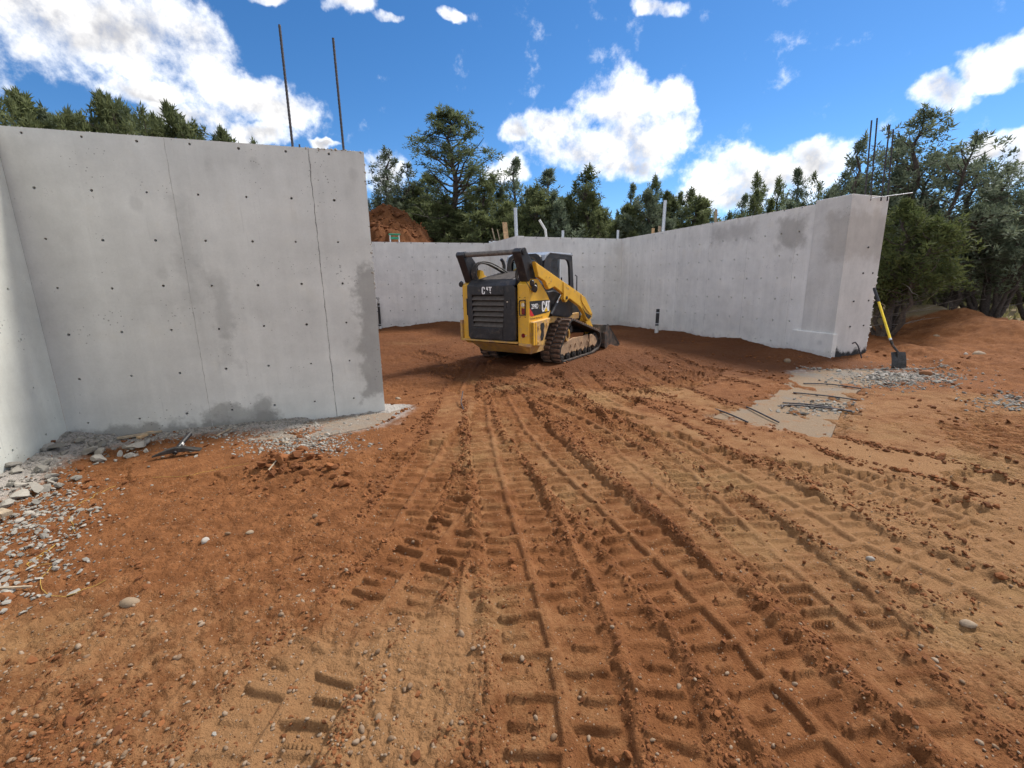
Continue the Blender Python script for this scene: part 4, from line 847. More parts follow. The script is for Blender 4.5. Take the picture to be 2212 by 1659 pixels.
# rear door
door = MB()
door.ring([(-.575, .545), (.535, .545), (.535, 1.565), (-.575, 1.565)], [(-.44, .775), (.255, .795), (.295, 1.385), (-.465, 1.385)], 1, -1.665, -1.60, N=64)
door.add([(-.575, -1.66, 1.565), (.535, -1.66, 1.565), (.50, -1.56, 1.655), (-.54, -1.56, 1.67), (-.575, -1.5, 1.56), (.535, -1.5, 1.56)], [(0, 1, 2, 3), (1, 5, 2), (0, 3, 4)])
rd_ = part('rear_door', door, K_, bevel=.008)
m_ = MB(); m_.box(-.43, .25, -1.675, -1.664, .565, .77); part('door_lower_panel', m_, K_, rd_, bevel=.004)
m_ = MB(); m_.box(-.47, .30, -1.675, -1.664, 1.395, 1.555); part('door_upper_panel', m_, K_, rd_, bevel=.004)
for k in range(6):
    z = 1.375 - k * .1; m_ = MB(); xa, xb = -.462 + .004 * k, .29 - .008 * k
    m_.add([(xa, -1.615, z), (xb, -1.615, z), (xb, -1.668, z - .078), (xa, -1.668, z - .078), (xa, -1.605, z - .004), (xb, -1.605, z - .004), (xb, -1.660, z - .088), (xa, -1.660, z - .088)],
        [(0, 1, 2, 3), (7, 6, 5, 4), (3, 2, 6, 7), (0, 4, 5, 1), (1, 5, 6, 2), (0, 3, 7, 4)]); part('louver', m_, M['grey_louver'], rd_)
m_ = MB(); m_.box(-.46, .29, -1.602, -1.597, .78, 1.38); part('louver_backing', m_, M['void'], rd_)
m_ = MB(); m_.ring([(.335, 1.13), (.445, 1.13), (.445, 1.31), (.335, 1.31)], [(.35, 1.145), (.43, 1.145), (.43, 1.295), (.35, 1.295)], 1, -1.673, -1.664, N=24); lt_ = part('door_latch', m_, K_, rd_)
m_ = MB(); m_.disc((.37, -1.668, 1.265), 1, .012, .006, 12); m_.build('latch_pin', M['chrome'], rd_)
m_ = MB(); m_.disc((-.265, -1.676, 1.475), 1, .022, .004, 16); m_.build('key_lock', M['grey_louver'], rd_)
m_ = MB(); m_.tube([(-.10, -1.677, .77), (-.03, -1.677, .665), (.2, -1.677, .735)], .004, 5); m_.build('door_scratch', M['grey_louver'], rd_)
# hood with slats
m_ = MB(); m_.add([(-.54, -1.56, 1.655), (.50, -1.56, 1.645), (.42, -.62, 1.83), (-.42, -.62, 1.83), (-.58, -1.50, 1.50), (.54, -1.50, 1.50), (.56, -.62, 1.45), (-.58, -.62, 1.45)],
    [(0, 1, 2, 3), (0, 4, 5, 1), (1, 5, 6, 2), (0, 3, 7, 4), (2, 6, 7, 3)]); hd = part('hood', m_, K_, bevel=.01)
for k in range(7):
    t0 = .10 + .115 * k; yy = -1.56 + .94 * t0; zz = 1.655 + .18 * t0 + .012; xw = .36 - .04 * t0
    m_ = MB(); m_.add([(-xw, yy, zz - .01), (xw, yy, zz - .01), (xw, yy + .07, zz + .030), (-xw, yy + .07, zz + .030), (-xw, yy + .075, zz + .018), (xw, yy + .075, zz + .018), (xw, yy + .01, zz - .02), (-xw, yy + .01, zz - .02)],
        [(0, 1, 2, 3), (3, 2, 5, 4), (4, 5, 6, 7), (0, 3, 4, 7), (1, 6, 5, 2)]); m_.build('hood_slat', M['grey_louver'], hd)
for s1 in (-1, 1):
    m_ = MB(); m_.add([(s1 * .40, -1.54, 1.67), (s1 * .46, -1.54, 1.668), (s1 * .42, -.66, 1.845), (s1 * .36, -.66, 1.845)], [(0, 1, 2, 3)]); m_.build('hood_rim', M['barmetal'], hd)
# exhaust
m_ = MB(); m_.tube([(-.26, -.84, 1.60), (-.26, -.84, 1.95), (-.27, -.86, 2.02), (-.285, -.90, 2.07)], .034, 12); ex = part('exhaust_stack', m_, K_, smooth=True)
# left side strip and bracket
m_ = MB(); m_.box(-.80, -.745, -1.58, -1.2, .50, .90); part('tie_down_bracket', m_, M['dusty_yellow'], bevel=.01)
m_ = MB(); m_.box(-.80, -.752, -1.64, -1.585, .505, .90); part('bracket_plate', m_, M['dusty_yellow'], bevel=.004)
m_ = MB(); m_.box(-.64, -.585, -1.611, -1.60, 1.0, 1.32); part('tail_light_recess', m_, M['void'])
# right side tow bracket with keyhole
br = [(-1.56, .47), (-1.56, .90), (-.93, .935), (-1.0, .80), (-1.22, .44)]
m_ = MB(); m_.prism(br, 0, .785, .86); tb_ = part('tie_down_bracket', m_, M['dusty_yellow'], bevel=.008)
for yb in (-1.545, -1.475):
    m_ = MB(); m_.box(.80, .868, yb - .015, yb + .025, .48, .885); m_.build('bracket_plate', M['yellow'], tb_)
key = [(-1.30, .86), (-1.20, .87), (-1.16, .80), (-1.20, .73), (-1.19, .62), (-1.23, .54), (-1.30, .54), (-1.32, .62), (-1.28, .71), (-1.33, .79)]
m_ = MB(); m_.prism(key, 0, .855, .864); m_.build('keyhole_slot', M['dark_steel'], tb_)
for (y, z, r) in ((-1.38, .80, .035), (-1.06, .83, .04), (-1.40, .52, .02)):
    m_ = MB(); m_.disc((.866, y, z), 0, r, .010, 16); m_.build('bracket_bolt', M['dusty_yellow'], tb_)
# tail light right
tl = part('tail_light', MB().ring([(.585, 1.02), (.725, 1.02), (.725, 1.31), (.585, 1.29)], [(.60, 1.035), (.712, 1.035), (.712, 1.295), (.60, 1.278)], 1, -1.622, -1.60, N=28), K_)
m_ = MB(); m_.box(.60, .712, -1.604, -1.600, 1.035, 1.28); m_.build('lamp_backing', Y_, tl)
m_ = MB(); m_.box(.64, .712, -1.618, -1.604, 1.04, 1.15); m_.build('red_lens', M['red_lens'], tl, bevel=.004)
m_ = MB(); m_.disc((.676, -1.612, 1.21), 1, .036, .010, 18); m_.build('reverse_lens', M['clear_lens'], tl)
for x_ in (.60, .71):
    for z in (.99, 1.345):
        m_ = MB(); m_.disc((x_, -1.602, z), 1, .008, .004, 8); m_.build('panel_bolt', M['void'], tl)
m_ = MB(); m_.disc((.665, -1.604, .655), 1, .040, .005, 20); part('round_reflector', m_, M['red_lens'])
m_ = MB(); m_.tube([(.70, -1.606, .66), (.73, -1.612, .65), (.75, -1.61, .675)], .004, 5); part('reflector_wire', m_, M['galv'])
# work lights
for (x_, y, z, r1) in ((.80, -1.50, 1.60, .045), (.83, -1.46, 1.50, .055), (-.78, -1.58, 1.60, .045)):
    m_ = MB(); m_.prism([(math.cos(a) * r1, math.sin(a) * r1 * 1.25) for a in np.linspace(0, 2 * math.pi, 9)[:-1]], 1, -.05, .04); o = part('work_light', m_, K_, bevel=.01); o.location = (x_, y, z); o.rotation_euler = (.2, 0, .5)
m_ = MB(); m_.tube([(.72, -1.58, 1.62), (.78, -1.60, 1.56), (.82, -1.55, 1.46)], .006, 5); part('lamp_cable', m_, M['hose'], smooth=True)
m_ = MB(); m_.prism([(-1.38, 1.59), (-1.33, 1.60), (-1.30, 1.54), (-1.32, 1.46), (-1.36, 1.42), (-1.40, 1.47), (-1.39, 1.53)], 0, .785, .795); part('pivot_slot', m_, M['dark_steel'])
# rear towers, cross bar
tower = [(-1.80, 2.13), (-1.74, 2.19), (-1.62, 2.19), (-1.36, 1.95), (-1.25, 1.66), (-1.45, 1.60), (-1.56, 1.63)]
for x0, x1 in ((.575, .745), (-.70, -.53)):
    m_ = MB(); m_.prism(tower, 0, x0, x1); tw = part('lift_tower', m_, K_, bevel=.012)
    m_ = MB(); m_.disc(((x1 if x0 > 0 else x0), -1.42, 1.90), 0, .055, .015, 20); m_.disc(((x1 if x0 > 0 else x0), -1.42, 1.90), 0, .025, .024, 14); m_.build('tower_pin', M['dark_steel'], tw)
m_ = MB(); m_.tube([(-.72, -1.69, 2.135), (.76, -1.69, 2.135)], .048, 18); cb = part('cross_bar', m_, M['barmetal'], smooth=True)
for x_ in (-.72, -.57, .60, .75):
    m_ = MB(); m_.disc((x_, -1.69, 2.135), 0, .062, .022, 20); m_.build('bar_collar', K_, cb)
m_ = MB(); m_.disc((.774, -1.69, 2.135), 0, .036, .003, 16); m_.build('bar_bore', M['void'], cb)
# lift arms
arm = [(-1.48, 1.97), (-1.36, 1.925), (.50, 1.325), (.60, 1.27), (.80, 1.09), (1.03, .88), (1.03, .83), (.97, .78), (.80, .735), (.70, .80), (.58, .93), (.40, 1.075), (-.12, 1.27), (-.22, 1.235), (-.28, 1.20), (-.36, 1.26), (-.36, 1.36), (-.76, 1.52), (-.98, 1.47), (-1.12, 1.62), (-1.36, 1.70)]
for x0, x1 in ((.775, .855), (-.80, -.72)):
    m_ = MB(); m_.prism(arm, 0, x0, x1); am = part('lift_arm', m_, Y_, bevel=.012)
    xs_ = x1 if x0 > 0 else x0; sg = 1 if x0 > 0 else -1
    m_ = MB(); m_.prism([(-.42, 1.60), (-.16, 1.53), (-.06, 1.42), (-.20, 1.36), (-.25, 1.22), (-.33, 1.20), (-.40, 1.27)], 0, *sorted((xs_, xs_ + .016 * sg))); m_.build('arm_gusset', Y_, am, bevel=.004)
    m_ = MB(); m_.disc((xs_ + .02 * sg, -.29, 1.29), 0, .035, .012, 16); m_.build('cylinder_pin', M['dark_steel'], am)
    m_ = MB(); m_.prism([(-.30, 1.51), (-.18, 1.475), (-.185, 1.445), (-.295, 1.48)], 0, *sorted((xs_ + .012 * sg, xs_ + .019 * sg))); m_.build('gusset_slot', M['dusty_yellow'], am)
    m_ = MB(); m_.prism([(.40, 1.325), (.60, 1.275), (.84, 1.06), (1.02, .875), (.86, .90), (.66, 1.02), (.52, 1.12), (.44, 1.20)], 0, *sorted((xs_, xs_ + .014 * sg))); m_.build('knee_plate', Y_, am, bevel=.004)
    m_ = MB(); m_.prism([(.50, 1.05), (.62, .96), (.76, .90), (.98, .84), (.84, .78), (.72, .84)], 0, *sorted((xs_, xs_ + .008 * sg))); m_.build('knee_recess', M['void'], am)
    for (y, z) in ((-1.08, 1.70), (-.96, 1.69), (-.90, 1.62), (-1.10, 1.60), (-1.07, 1.55), (-.98, 1.58), (.70, 1.10), (.78, 1.02), (.86, 1.0)):
        m_ = MB(); m_.disc((xs_ + .004 * sg, y, z), 0, .012, .005, 8); m_.build('arm_bolt', M['dusty_yellow'], am)
    m_ = MB(); m_.tube([(xs_ - .10 * sg, -.74, .98), (xs_ - .10 * sg, -.50, 1.18)], .042, 14); cyl = part('lift_cylinder', m_, K_, smooth=True)
    m_ = MB(); m_.tube([(xs_ - .10 * sg, -.51, 1.17), (xs_ - .10 * sg, -.29, 1.345)], .022, 12); m_.build('piston_rod', M['chrome'], cyl, True)
# front linkage
for s1 in (-1, 1):
    m_ = MB(); m_.tube([(s1 * .55, .62, .95), (s1 * .55, 1.0, .60), (s1 * .50, 1.30, .40)], .05, 10); part('tilt_cylinder', m_, M['dark_steel'], smooth=True)
    m_ = MB(); m_.prism([(.92, .86), (1.03, .86), (1.36, .50), (1.45, .22), (1.30, .20), (1.10, .50), (.86, .74)], 0, *sorted((s1 * .62, s1 * .76))); part('coupler_arm', m_, M['yellow'], bevel=.01)
m_ = MB(); m_.box(-.6, .6, 1.28, 1.42, .18, .46); part('coupler_plate', m_, M['dark_steel'], bevel=.01)
# bucket
bk = [(1.44, .10), (1.42, .42), (1.50, .60), (1.54, .60), (1.48, .42), (1.50, .16), (1.62, .06), (2.40, .035), (2.40, .01), (1.56, .02)]
m_ = MB(); m_.prism(bk, 0, -1.0, 1.0); bu = part('bucket', m_, M['bucket'])
for x0, x1 in ((.985, 1.012), (-1.012, -.985)):
    m_ = MB(); m_.prism([(1.43, .08), (1.42, .42), (1.50, .60), (1.62, .60), (2.38, .06), (2.40, .015), (1.56, .015)], 0, x0, x1); m_.build('bucket_side', M['bucket'], bu)
    m_ = MB(); m_.prism([(1.66, .55), (1.60, .61), (2.34, .10), (2.40, .03), (2.28, .06)], 0, x0 - .004, x1 + .004); m_.build('side_cutter', M['dark_steel'], bu)
# cab --------------------------------------------------------------
side_o = [(-.50, 1.15), (-.50, 1.85), (-.46, 2.02), (-.38, 2.13), (-.24, 2.185), (.70, 2.185), (.76, 2.15), (.86, 1.45), (.86, 1.10)]
win = [(-.20, 1.50), (-.22, 1.95), (-.17, 2.05), (-.10, 2.075), (.50, 2.075), (.58, 2.04), (.64, 1.94), (.68, 1.52)]
cabm = []
for x0, x1 in ((.42, .47), (-.44, -.39)):
    m_ = MB(); m_.ring(side_o, win, 0, x0, x1, N=72); c_ = part('cab_side', m_, K_, bevel=.006); cabm.append(c_)
    m_ = MB(); m_.prism([(-.22, 1.49), (-.24, 1.95), (-.17, 2.07), (.22, 2.08), (.22, 1.49)], 0, (x0 + x1) / 2 - .004, (x0 + x1) / 2 + .004); m_.build('side_glass', M['glass'], c_)
    m_ = MB(); m_.box(x0 + .01, x1 - .01, .20, .235, 1.50, 2.075); m_.build('window_bar', M['aluminium'] if x0 > 0 else K_, c_)
    m_ = MB(); m_.prism([(-.23, 1.49), (-.25, 2.04), (.18, 2.05), (.18, 1.49)], 0, (x0 + x1) / 2 - .016, (x0 + x1) / 2 - .010); m_.build('side_screen', M['void'] if x0 > 0 else M['glass'], c_)
m_ = MB(); m_.tube([(.49, .87, 1.33), (.52, .90, 1.36), (.52, .90, 1.72), (.49, .87, 1.75)], .013, 8); part('grab_handle', m_, K_, smooth=True)
m_ = MB(); rr_o = [(-.41, 1.45), (-.41, 2.0), (-.36, 2.12), (-.26, 2.17), (.29, 2.17), (.39, 2.12), (.44, 2.0), (.44, 1.45)]
m_.ring(rr_o, [(-.30, 1.62), (-.31, 1.98), (-.26, 2.07), (-.18, 2.10), (.20, 2.10), (.28, 2.07), (.33, 1.98), (.32, 1.62)], 1, -.52, -.44, N=64); cr = part('cab_rear', m_, K_, bevel=.01)
m_ = MB(); m_.ring([(-.31, 1.61), (-.32, 1.98), (-.27, 2.08), (-.18, 2.115), (.20, 2.115), (.29, 2.08), (.34, 1.98), (.33, 1.61)], [(-.285, 1.64), (-.295, 1.97), (-.25, 2.055), (-.18, 2.085), (.20, 2.085), (.265, 2.055), (.315, 1.97), (.305, 1.64)], 1, -.535, -.522, N=64); m_.build('window_gasket', M['grey_louver'], cr)
m_ = MB(); m_.box(-.31, .33, -.49, -.484, 1.62, 2.10); m_.build('rear_glass', M['glass'], cr)
m_ = MB(); m_.prism([(-.50, 2.02), (-.44, 2.14), (-.26, 2.205), (.74, 2.205), (.80, 2.18), (.78, 2.16), (-.24, 2.175), (-.38, 2.11)], 0, -.45, .48); rf = part('cab_roof', m_, [M['roof_sky_grey']], bevel=.012)
m_ = MB(); m_.box(-.40, .43, .82, .86, 1.0, 1.35); part('cab_front_sill', m_, K_, bevel=.01)
for x_ in (-.40, .43):
    m_ = MB(); m_.tube([(x_, .84, 1.35), (x_, .72, 2.17)], .028, 8); part('cab_front_post', m_, K_)
m_ = MB(); m_.box(-.25, .25, -.30, .25, 1.20, 1.40); m_.prism([(-.36, 1.38), (-.24, 1.38), (-.28, 1.95), (-.38, 1.93)], 0, -.24, .24); part('seat', m_, M['void'], bevel=.03)
for s1 in (-1, 1):
    m_ = MB(); m_.tube([(s1 * .33, .50, 1.35), (s1 * .33, .52, 1.62), (s1 * .33, .50, 1.70)], [.02, .018, .028], 8); m_.box(s1 * .33 - .06, s1 * .33 + .06, .38, .62, 1.30, 1.52); part('control_lever', m_, K_, bevel=.01)
# hoses by the left tower
def hose(pts, r=.014, parent=LD_): m_ = MB(); m_.tube(catmull(pts, .04), r, 8); return part('hydraulic_hose', m_, M['hose'], parent, smooth=True)
for dx, rr_ in ((0, .0), (.035, .015), (.07, -.01), (.10, .02)):
    hose([(-.50 + dx, -1.50, 1.62), (-.52 + dx, -1.56, 1.80 + rr_), (-.48 + dx, -1.48, 1.97 + rr_), (-.40 + dx, -1.28, 1.98 + rr_), (-.30 + dx, -1.0, 1.86 + rr_), (-.22 + dx, -.72, 1.72)], .015)
for dx in (0, .04, -.035):
    hose([(.52 + dx, -1.46, 1.55), (.50 + dx, -1.52, 1.72), (.53 + dx, -1.50, 1.86), (.55 + dx, -1.38, 1.82), (.54 + dx, -1.22, 1.62)], .014)
m_ = MB(); m_.prism([(-1.46, 1.62), (-1.40, 1.86), (-1.30, 1.84), (-1.20, 1.62)], 0, -.50, -.44); part('hose_bracket', m_, M['yellow'])
# undercarriage -------------------------------------------------------
def hull(circ, n=80):
    P = np.array([(cy + r * math.cos(a), cz_ + r * math.sin(a)) for cy, cz_, r in circ for a in np.linspace(0, 2 * math.pi, n)[:-1]])
    P = P[np.lexsort((P[:, 1], P[:, 0]))]
    def half(Q):
        o = []
        for p in Q:
            while len(o) > 1 and np.cross(o[-1] - o[-2], p - o[-2]) <= 0: o.pop()
            o.append(p)
        return o
    a, b_ = half(P), half(P[::-1]); return np.array(a[:-1] + b_[:-1])
def resample(P, n):
    Q = np.vstack([P, P[:1]]); c = np.concatenate([[0], np.cumsum(np.linalg.norm(np.diff(Q, axis=0), axis=1))]); s = np.linspace(0, c[-1], n + 1)[:-1]
    return np.stack([np.interp(s, c, Q[:, 0]), np.interp(s, c, Q[:, 1])], 1), c[-1]
CIRC = [(-.58, .235, .205), (-.23, .655, .205), (1.02, .295, .225), (.78, .235, .205)]
belt, BL = resample(hull(CIRC), 150)
lugm = MB(); lugm.add([(-.098, -.034, 0), (.098, -.034, 0), (.098, .034, 0), (-.098, .034, 0), (-.090, -.022, .030), (.090, -.022, .030), (.090, .022, .030), (-.090, .022, .030)], [(0, 1, 5, 4), (1, 2, 6, 5), (2, 3, 7, 6), (3, 0, 4, 7), (4, 5, 6, 7)])
lugm.add([(-.03, -.040, .0), (.05, -.040, .0), (.05, -.024, .026), (-.03, -.024, .026)], [(0, 1, 2, 3)])
LUG = lugm.mesh('tread_lug', M['lug'])
for sgn in (1, -1):
    x0, x1 = (.545, .995) if sgn > 0 else (-.995, -.545); m_ = MB(); n = len(belt); nr_ = np.empty_like(belt)
    for i in range(n):
        t_ = belt[(i + 1) % n] - belt[i - 1]; t_ /= np.linalg.norm(t_); nr_[i] = (t_[1], -t_[0])
    inner = belt - nr_ * .028; vs = []
    for (xx, L_) in ((x0, belt), (x1, belt), (x1, inner), (x0, inner)): vs += [(xx, p[0], p[1]) for p in L_]
    fs = [(k * n + i, k * n + (i + 1) % n, ((k + 1) % 4) * n + (i + 1) % n, ((k + 1) % 4) * n + i) for k in range(4) for i in range(n)]
    m_.add(vs, fs); tr_ = part('track', m_, M['rubber'], smooth=True)
    NL = 46; bp, _ = resample(hull(CIRC), NL * 2)
    for i in range(NL * 2):
        a, b_, c_ = bp[i - 1], bp[i], bp[(i + 1) % (NL * 2)]; t_ = (c_ - a) / np.linalg.norm(c_ - a); nn = np.array([t_[1], -t_[0]])
        xc = (x0 + x1) / 2 + (.115 if i % 2 else -.115)
        mw = Matrix(((1, 0, 0, xc), (0, t_[0], nn[0], b_[0] - nn[0] * .001), (0, t_[1], nn[1], b_[1] - nn[1] * .001), (0, 0, 0, 1)))
        link('tread_lug', LUG, tr_, mw)
    xo = x1 if sgn > 0 else x0; xi = xo - sgn * .10
    fr_ = [(-.66, .16), (-.66, .30), (-.50, .40), (-.10, .47), (.40, .45), (.62, .47), (.66, .36), (.70, .28), (.62, .20), (.54, .13), (.46, .22), (.36, .13), (.26, .21), (.16, .13), (.06, .21), (-.06, .13), (-.18, .21), (-.30, .12), (-.44, .20), (-.56, .10)]
    m_ = MB(); m_.prism(fr_, 0, *sorted((xi, xo - sgn * .05))); uf = part('track_frame', m_, M['dust_frame'], bevel=.008)
    m_ = MB(); m_.prism([(-.5, .38), (-.1, .46), (.4, .44), (.45, .52), (-.1, .56), (-.4, .50)], 0, *sorted((xi - sgn * .22, xo - sgn * .08))); m_.build('packed_dirt', M['clod'], uf)
    for (y, z) in ((-.62, .112), (-.35, .112), (-.08, .112), (.19, .112), (.46, .112), (.70, .115)):
        m_ = MB(); m_.disc(((xi + xo) / 2 - sgn * .06, y, z), 0, .085, .07, 20); m_.disc((xo - sgn * .035, y, z), 0, .035, .012, 12); part('roller', m_, M['dark_steel'], uf)
    m_ = MB(); m_.disc((xo - sgn * .12, .98, .285), 0, .185, .06, 28); m_.disc((xo - sgn * .045, .98, .285), 0, .12, .02, 24); part('idler_wheel', m_, M['dark_steel'], uf)
    m_ = MB(); m_.prism([(.62, .18), (.66, .46), (.78, .46), (.98, .36), (1.05, .26), (.92, .16), (.80, .22)], 0, *sorted((xo - sgn * .05, xo - sgn * .02))); m_.build('idler_arm', M['dust_frame'], uf, bevel=.006)
    m_ = MB(); m_.disc((xo - sgn * .16, -.23, .655), 0, .165, .05, 28); m_.disc((xo - sgn * .08, -.23, .655), 0, .06, .04, 18); part('drive_sprocket', m_, M['dark_steel'], uf)
    m_ = MB(); m_.ring([(-.40 + .10 * math.cos(a), .56 + .13 * math.sin(a)) for a in np.linspace(0, 6.28, 24)[:-1]], [(-.40 + .07 * math.cos(a), .56 + .09 * math.sin(a)) for a in np.linspace(0, 6.28, 24)[:-1]], 0, *sorted((xo - sgn * .06, xo - sgn * .03)), N=24); part('hub_ring', m_, M['dusty_yellow'], uf)
    for y in (-.22, .0, .28, .58):
        m_ = MB(); m_.disc((xo - sgn * .04, y, .33), 0, .03, .012, 10); m_.build('frame_bolt', M['dust_frame'], uf)
# lettering ------------------------------------------------------------
CL = {'C': [(0, .18), (.08, 0), (.30, 0), (.38, .10), (.38, .36), (.25, .36), (.25, .17), (.21, .13), (.16, .13), (.13, .17), (.13, .83), (.16, .87), (.21, .87), (.25, .83), (.25, .66), (.38, .66), (.38, .88), (.30, 1), (.08, 1), (0, .86)],
      'A': [(.40, 0), (.53, 0), (.57, .24), (.62, .50), (.68, .50), (.74, .24), (.78, 0), (.91, 0), (.74, 1), (.57, 1)],
      'T': [(.80, 1), (.80, .84), (.92, .84), (.92, 0), (1.06, 0), (1.06, .84), (1.18, .84), (1.18, 1)]}
def poly_part(name, poly, fn, mt, parent):
    m_ = MB(); m_.add([fn(*p) for p in poly], [tuple(range(len(poly)))]); return m_.build(name, mt, parent)
def textmesh(txt, size, fn, mt, parent, xs=1.0, thick=0.0, name='lettering'):
    cu = bpy.data.curves.new('txt', 'FONT'); cu.body = txt; cu.size = size; cu.offset = thick; o = bpy.data.objects.new('txt', cu); COL.objects.link(o)
    dg = bpy.context.evaluated_depsgraph_get(); me = bpy.data.meshes.new_from_object(o.evaluated_get(dg)); COL.objects.unlink(o); bpy.data.objects.remove(o)
    for v in me.vertices: v.co = Vector(fn(v.co.x * xs, v.co.y))
    me.materials.clear(); me.materials.append(mt); me.name = name; return link(name, me, parent)
# side decal
XS = .7875
dec = poly_part('side_decal', [(-1.57, 1.155), (-1.57, 1.275), (-.86, 1.275), (-.815, 1.25), (-.815, 1.08), (-.86, 1.045), (-1.41, 1.005)], lambda y, z: (XS, y, z), M['decal_black'], LD_)
poly_part('red_stripe', [(-1.57, 1.02), (-1.57, 1.155), (-1.41, 1.005), (-1.50, .998)], lambda y, z: (XS, y, z), M['decal_red'], dec)
for L_ in 'CAT': poly_part('lettering', CL[L_], lambda u, v: (XS + .002, -1.135 + u * .262, 1.062 + v * .195), M['white'], dec)
poly_part('triangle_mark', [(-1.045, 1.06), (-.905, 1.06), (-.975, 1.145)], lambda y, z: (XS + .004, y, z), M['decal_yellow'], dec)
textmesh('299D', .125, lambda x, y: (XS + .002, -1.515 + x, 1.135 + y), M['white'], dec, .88, .0012)
textmesh('2', .10, lambda x, y: (XS + .002, -1.235 + x, 1.128 + y), M['print_dim'], dec, .8)
textmesh('Two Speed, High Flow XPS', .048, lambda x, y: (XS, -1.57 + x, .945 + y), M['decal_black'], dec, .86, .0006)
# worn rear letters
poly_part('lettering', CL['C'], lambda u, v: (-.205 + u * .20, -1.678, 1.405 + v * .135), M['white'], rd_)
poly_part('lettering', [(.50, .45), (.53, .62), (.62, .62), (.66, .5), (.74, .5), (.76, .62), (.72, 1), (.57, 1)], lambda u, v: (-.205 + u * .20, -1.678, 1.405 + v * .135), M['white'], rd_)
poly_part('lettering', [(.80, 1), (.80, .84), (.92, .84), (.92, .42), (1.06, .42), (1.06, .84), (1.18, .84), (1.18, 1)], lambda u, v: (-.205 + u * .20, -1.678, 1.405 + v * .135), M['white'], rd_)
poly_part('lettering', [(.90, .32), (1.06, .32), (1.06, 0)], lambda u, v: (-.205 + u * .20, -1.678, 1.405 + v * .135), M['white'], rd_)
# ------------------------------------------------------------------ trees
def leaves(centres, radii, n_per, L0, rg, up=.35, flat=1.0):
    """many small leaf sprays spread through each clump's volume"""
    V = []; T = []
    for c, r, n in zip(centres, radii, n_per):
        d = rg.normal(size=(n, 3)); d /= np.linalg.norm(d, axis=1, keepdims=True); rad_ = rg.uniform(.15, 1.0, (n, 1)) ** .6
        p = c + d * rad_ * r
        ax_ = d * .9 + np.array([0, 0, up]) + rg.normal(0, .5, (n, 3)); ax_ /= np.linalg.norm(ax_, axis=1, keepdims=True)
        sd_ = np.cross(ax_, rg.normal(size=(n, 3))); sd_ /= np.linalg.norm(sd_, axis=1, keepdims=True) + 1e-9
        L = L0 * rg.uniform(.6, 1.5, (n, 1)); w = L * rg.uniform(.22, .42, (n, 1)) * flat
        V.append(np.stack([p - sd_ * w * .5, p + ax_ * L, p + sd_ * w * .5], 1)); tint = np.clip(rg.uniform(.1, .9) * .6 + rg.uniform(0, .4, n), 0, 1); T.append(np.repeat(tint, 3))
    V = np.concatenate(V).reshape(-1, 3); return V, np.concatenate(T)
def limb(mb, p, d, L, r, rg, n=5, curve=.25, sag=0.0):
    P = [Vector(p)]; d = Vector(d).normalized(); rs = [r]
    for k in range(n):
        d = (d + Vector(rg.normal(0, curve, 3)) * .5 + Vector((0, 0, .10 - sag))).normalized(); P.append(P[-1] + d * L / n); rs.append(r * (1 - .8 * (k + 1) / n))
    mb.tube(P, rs, 5, cap=False); return P
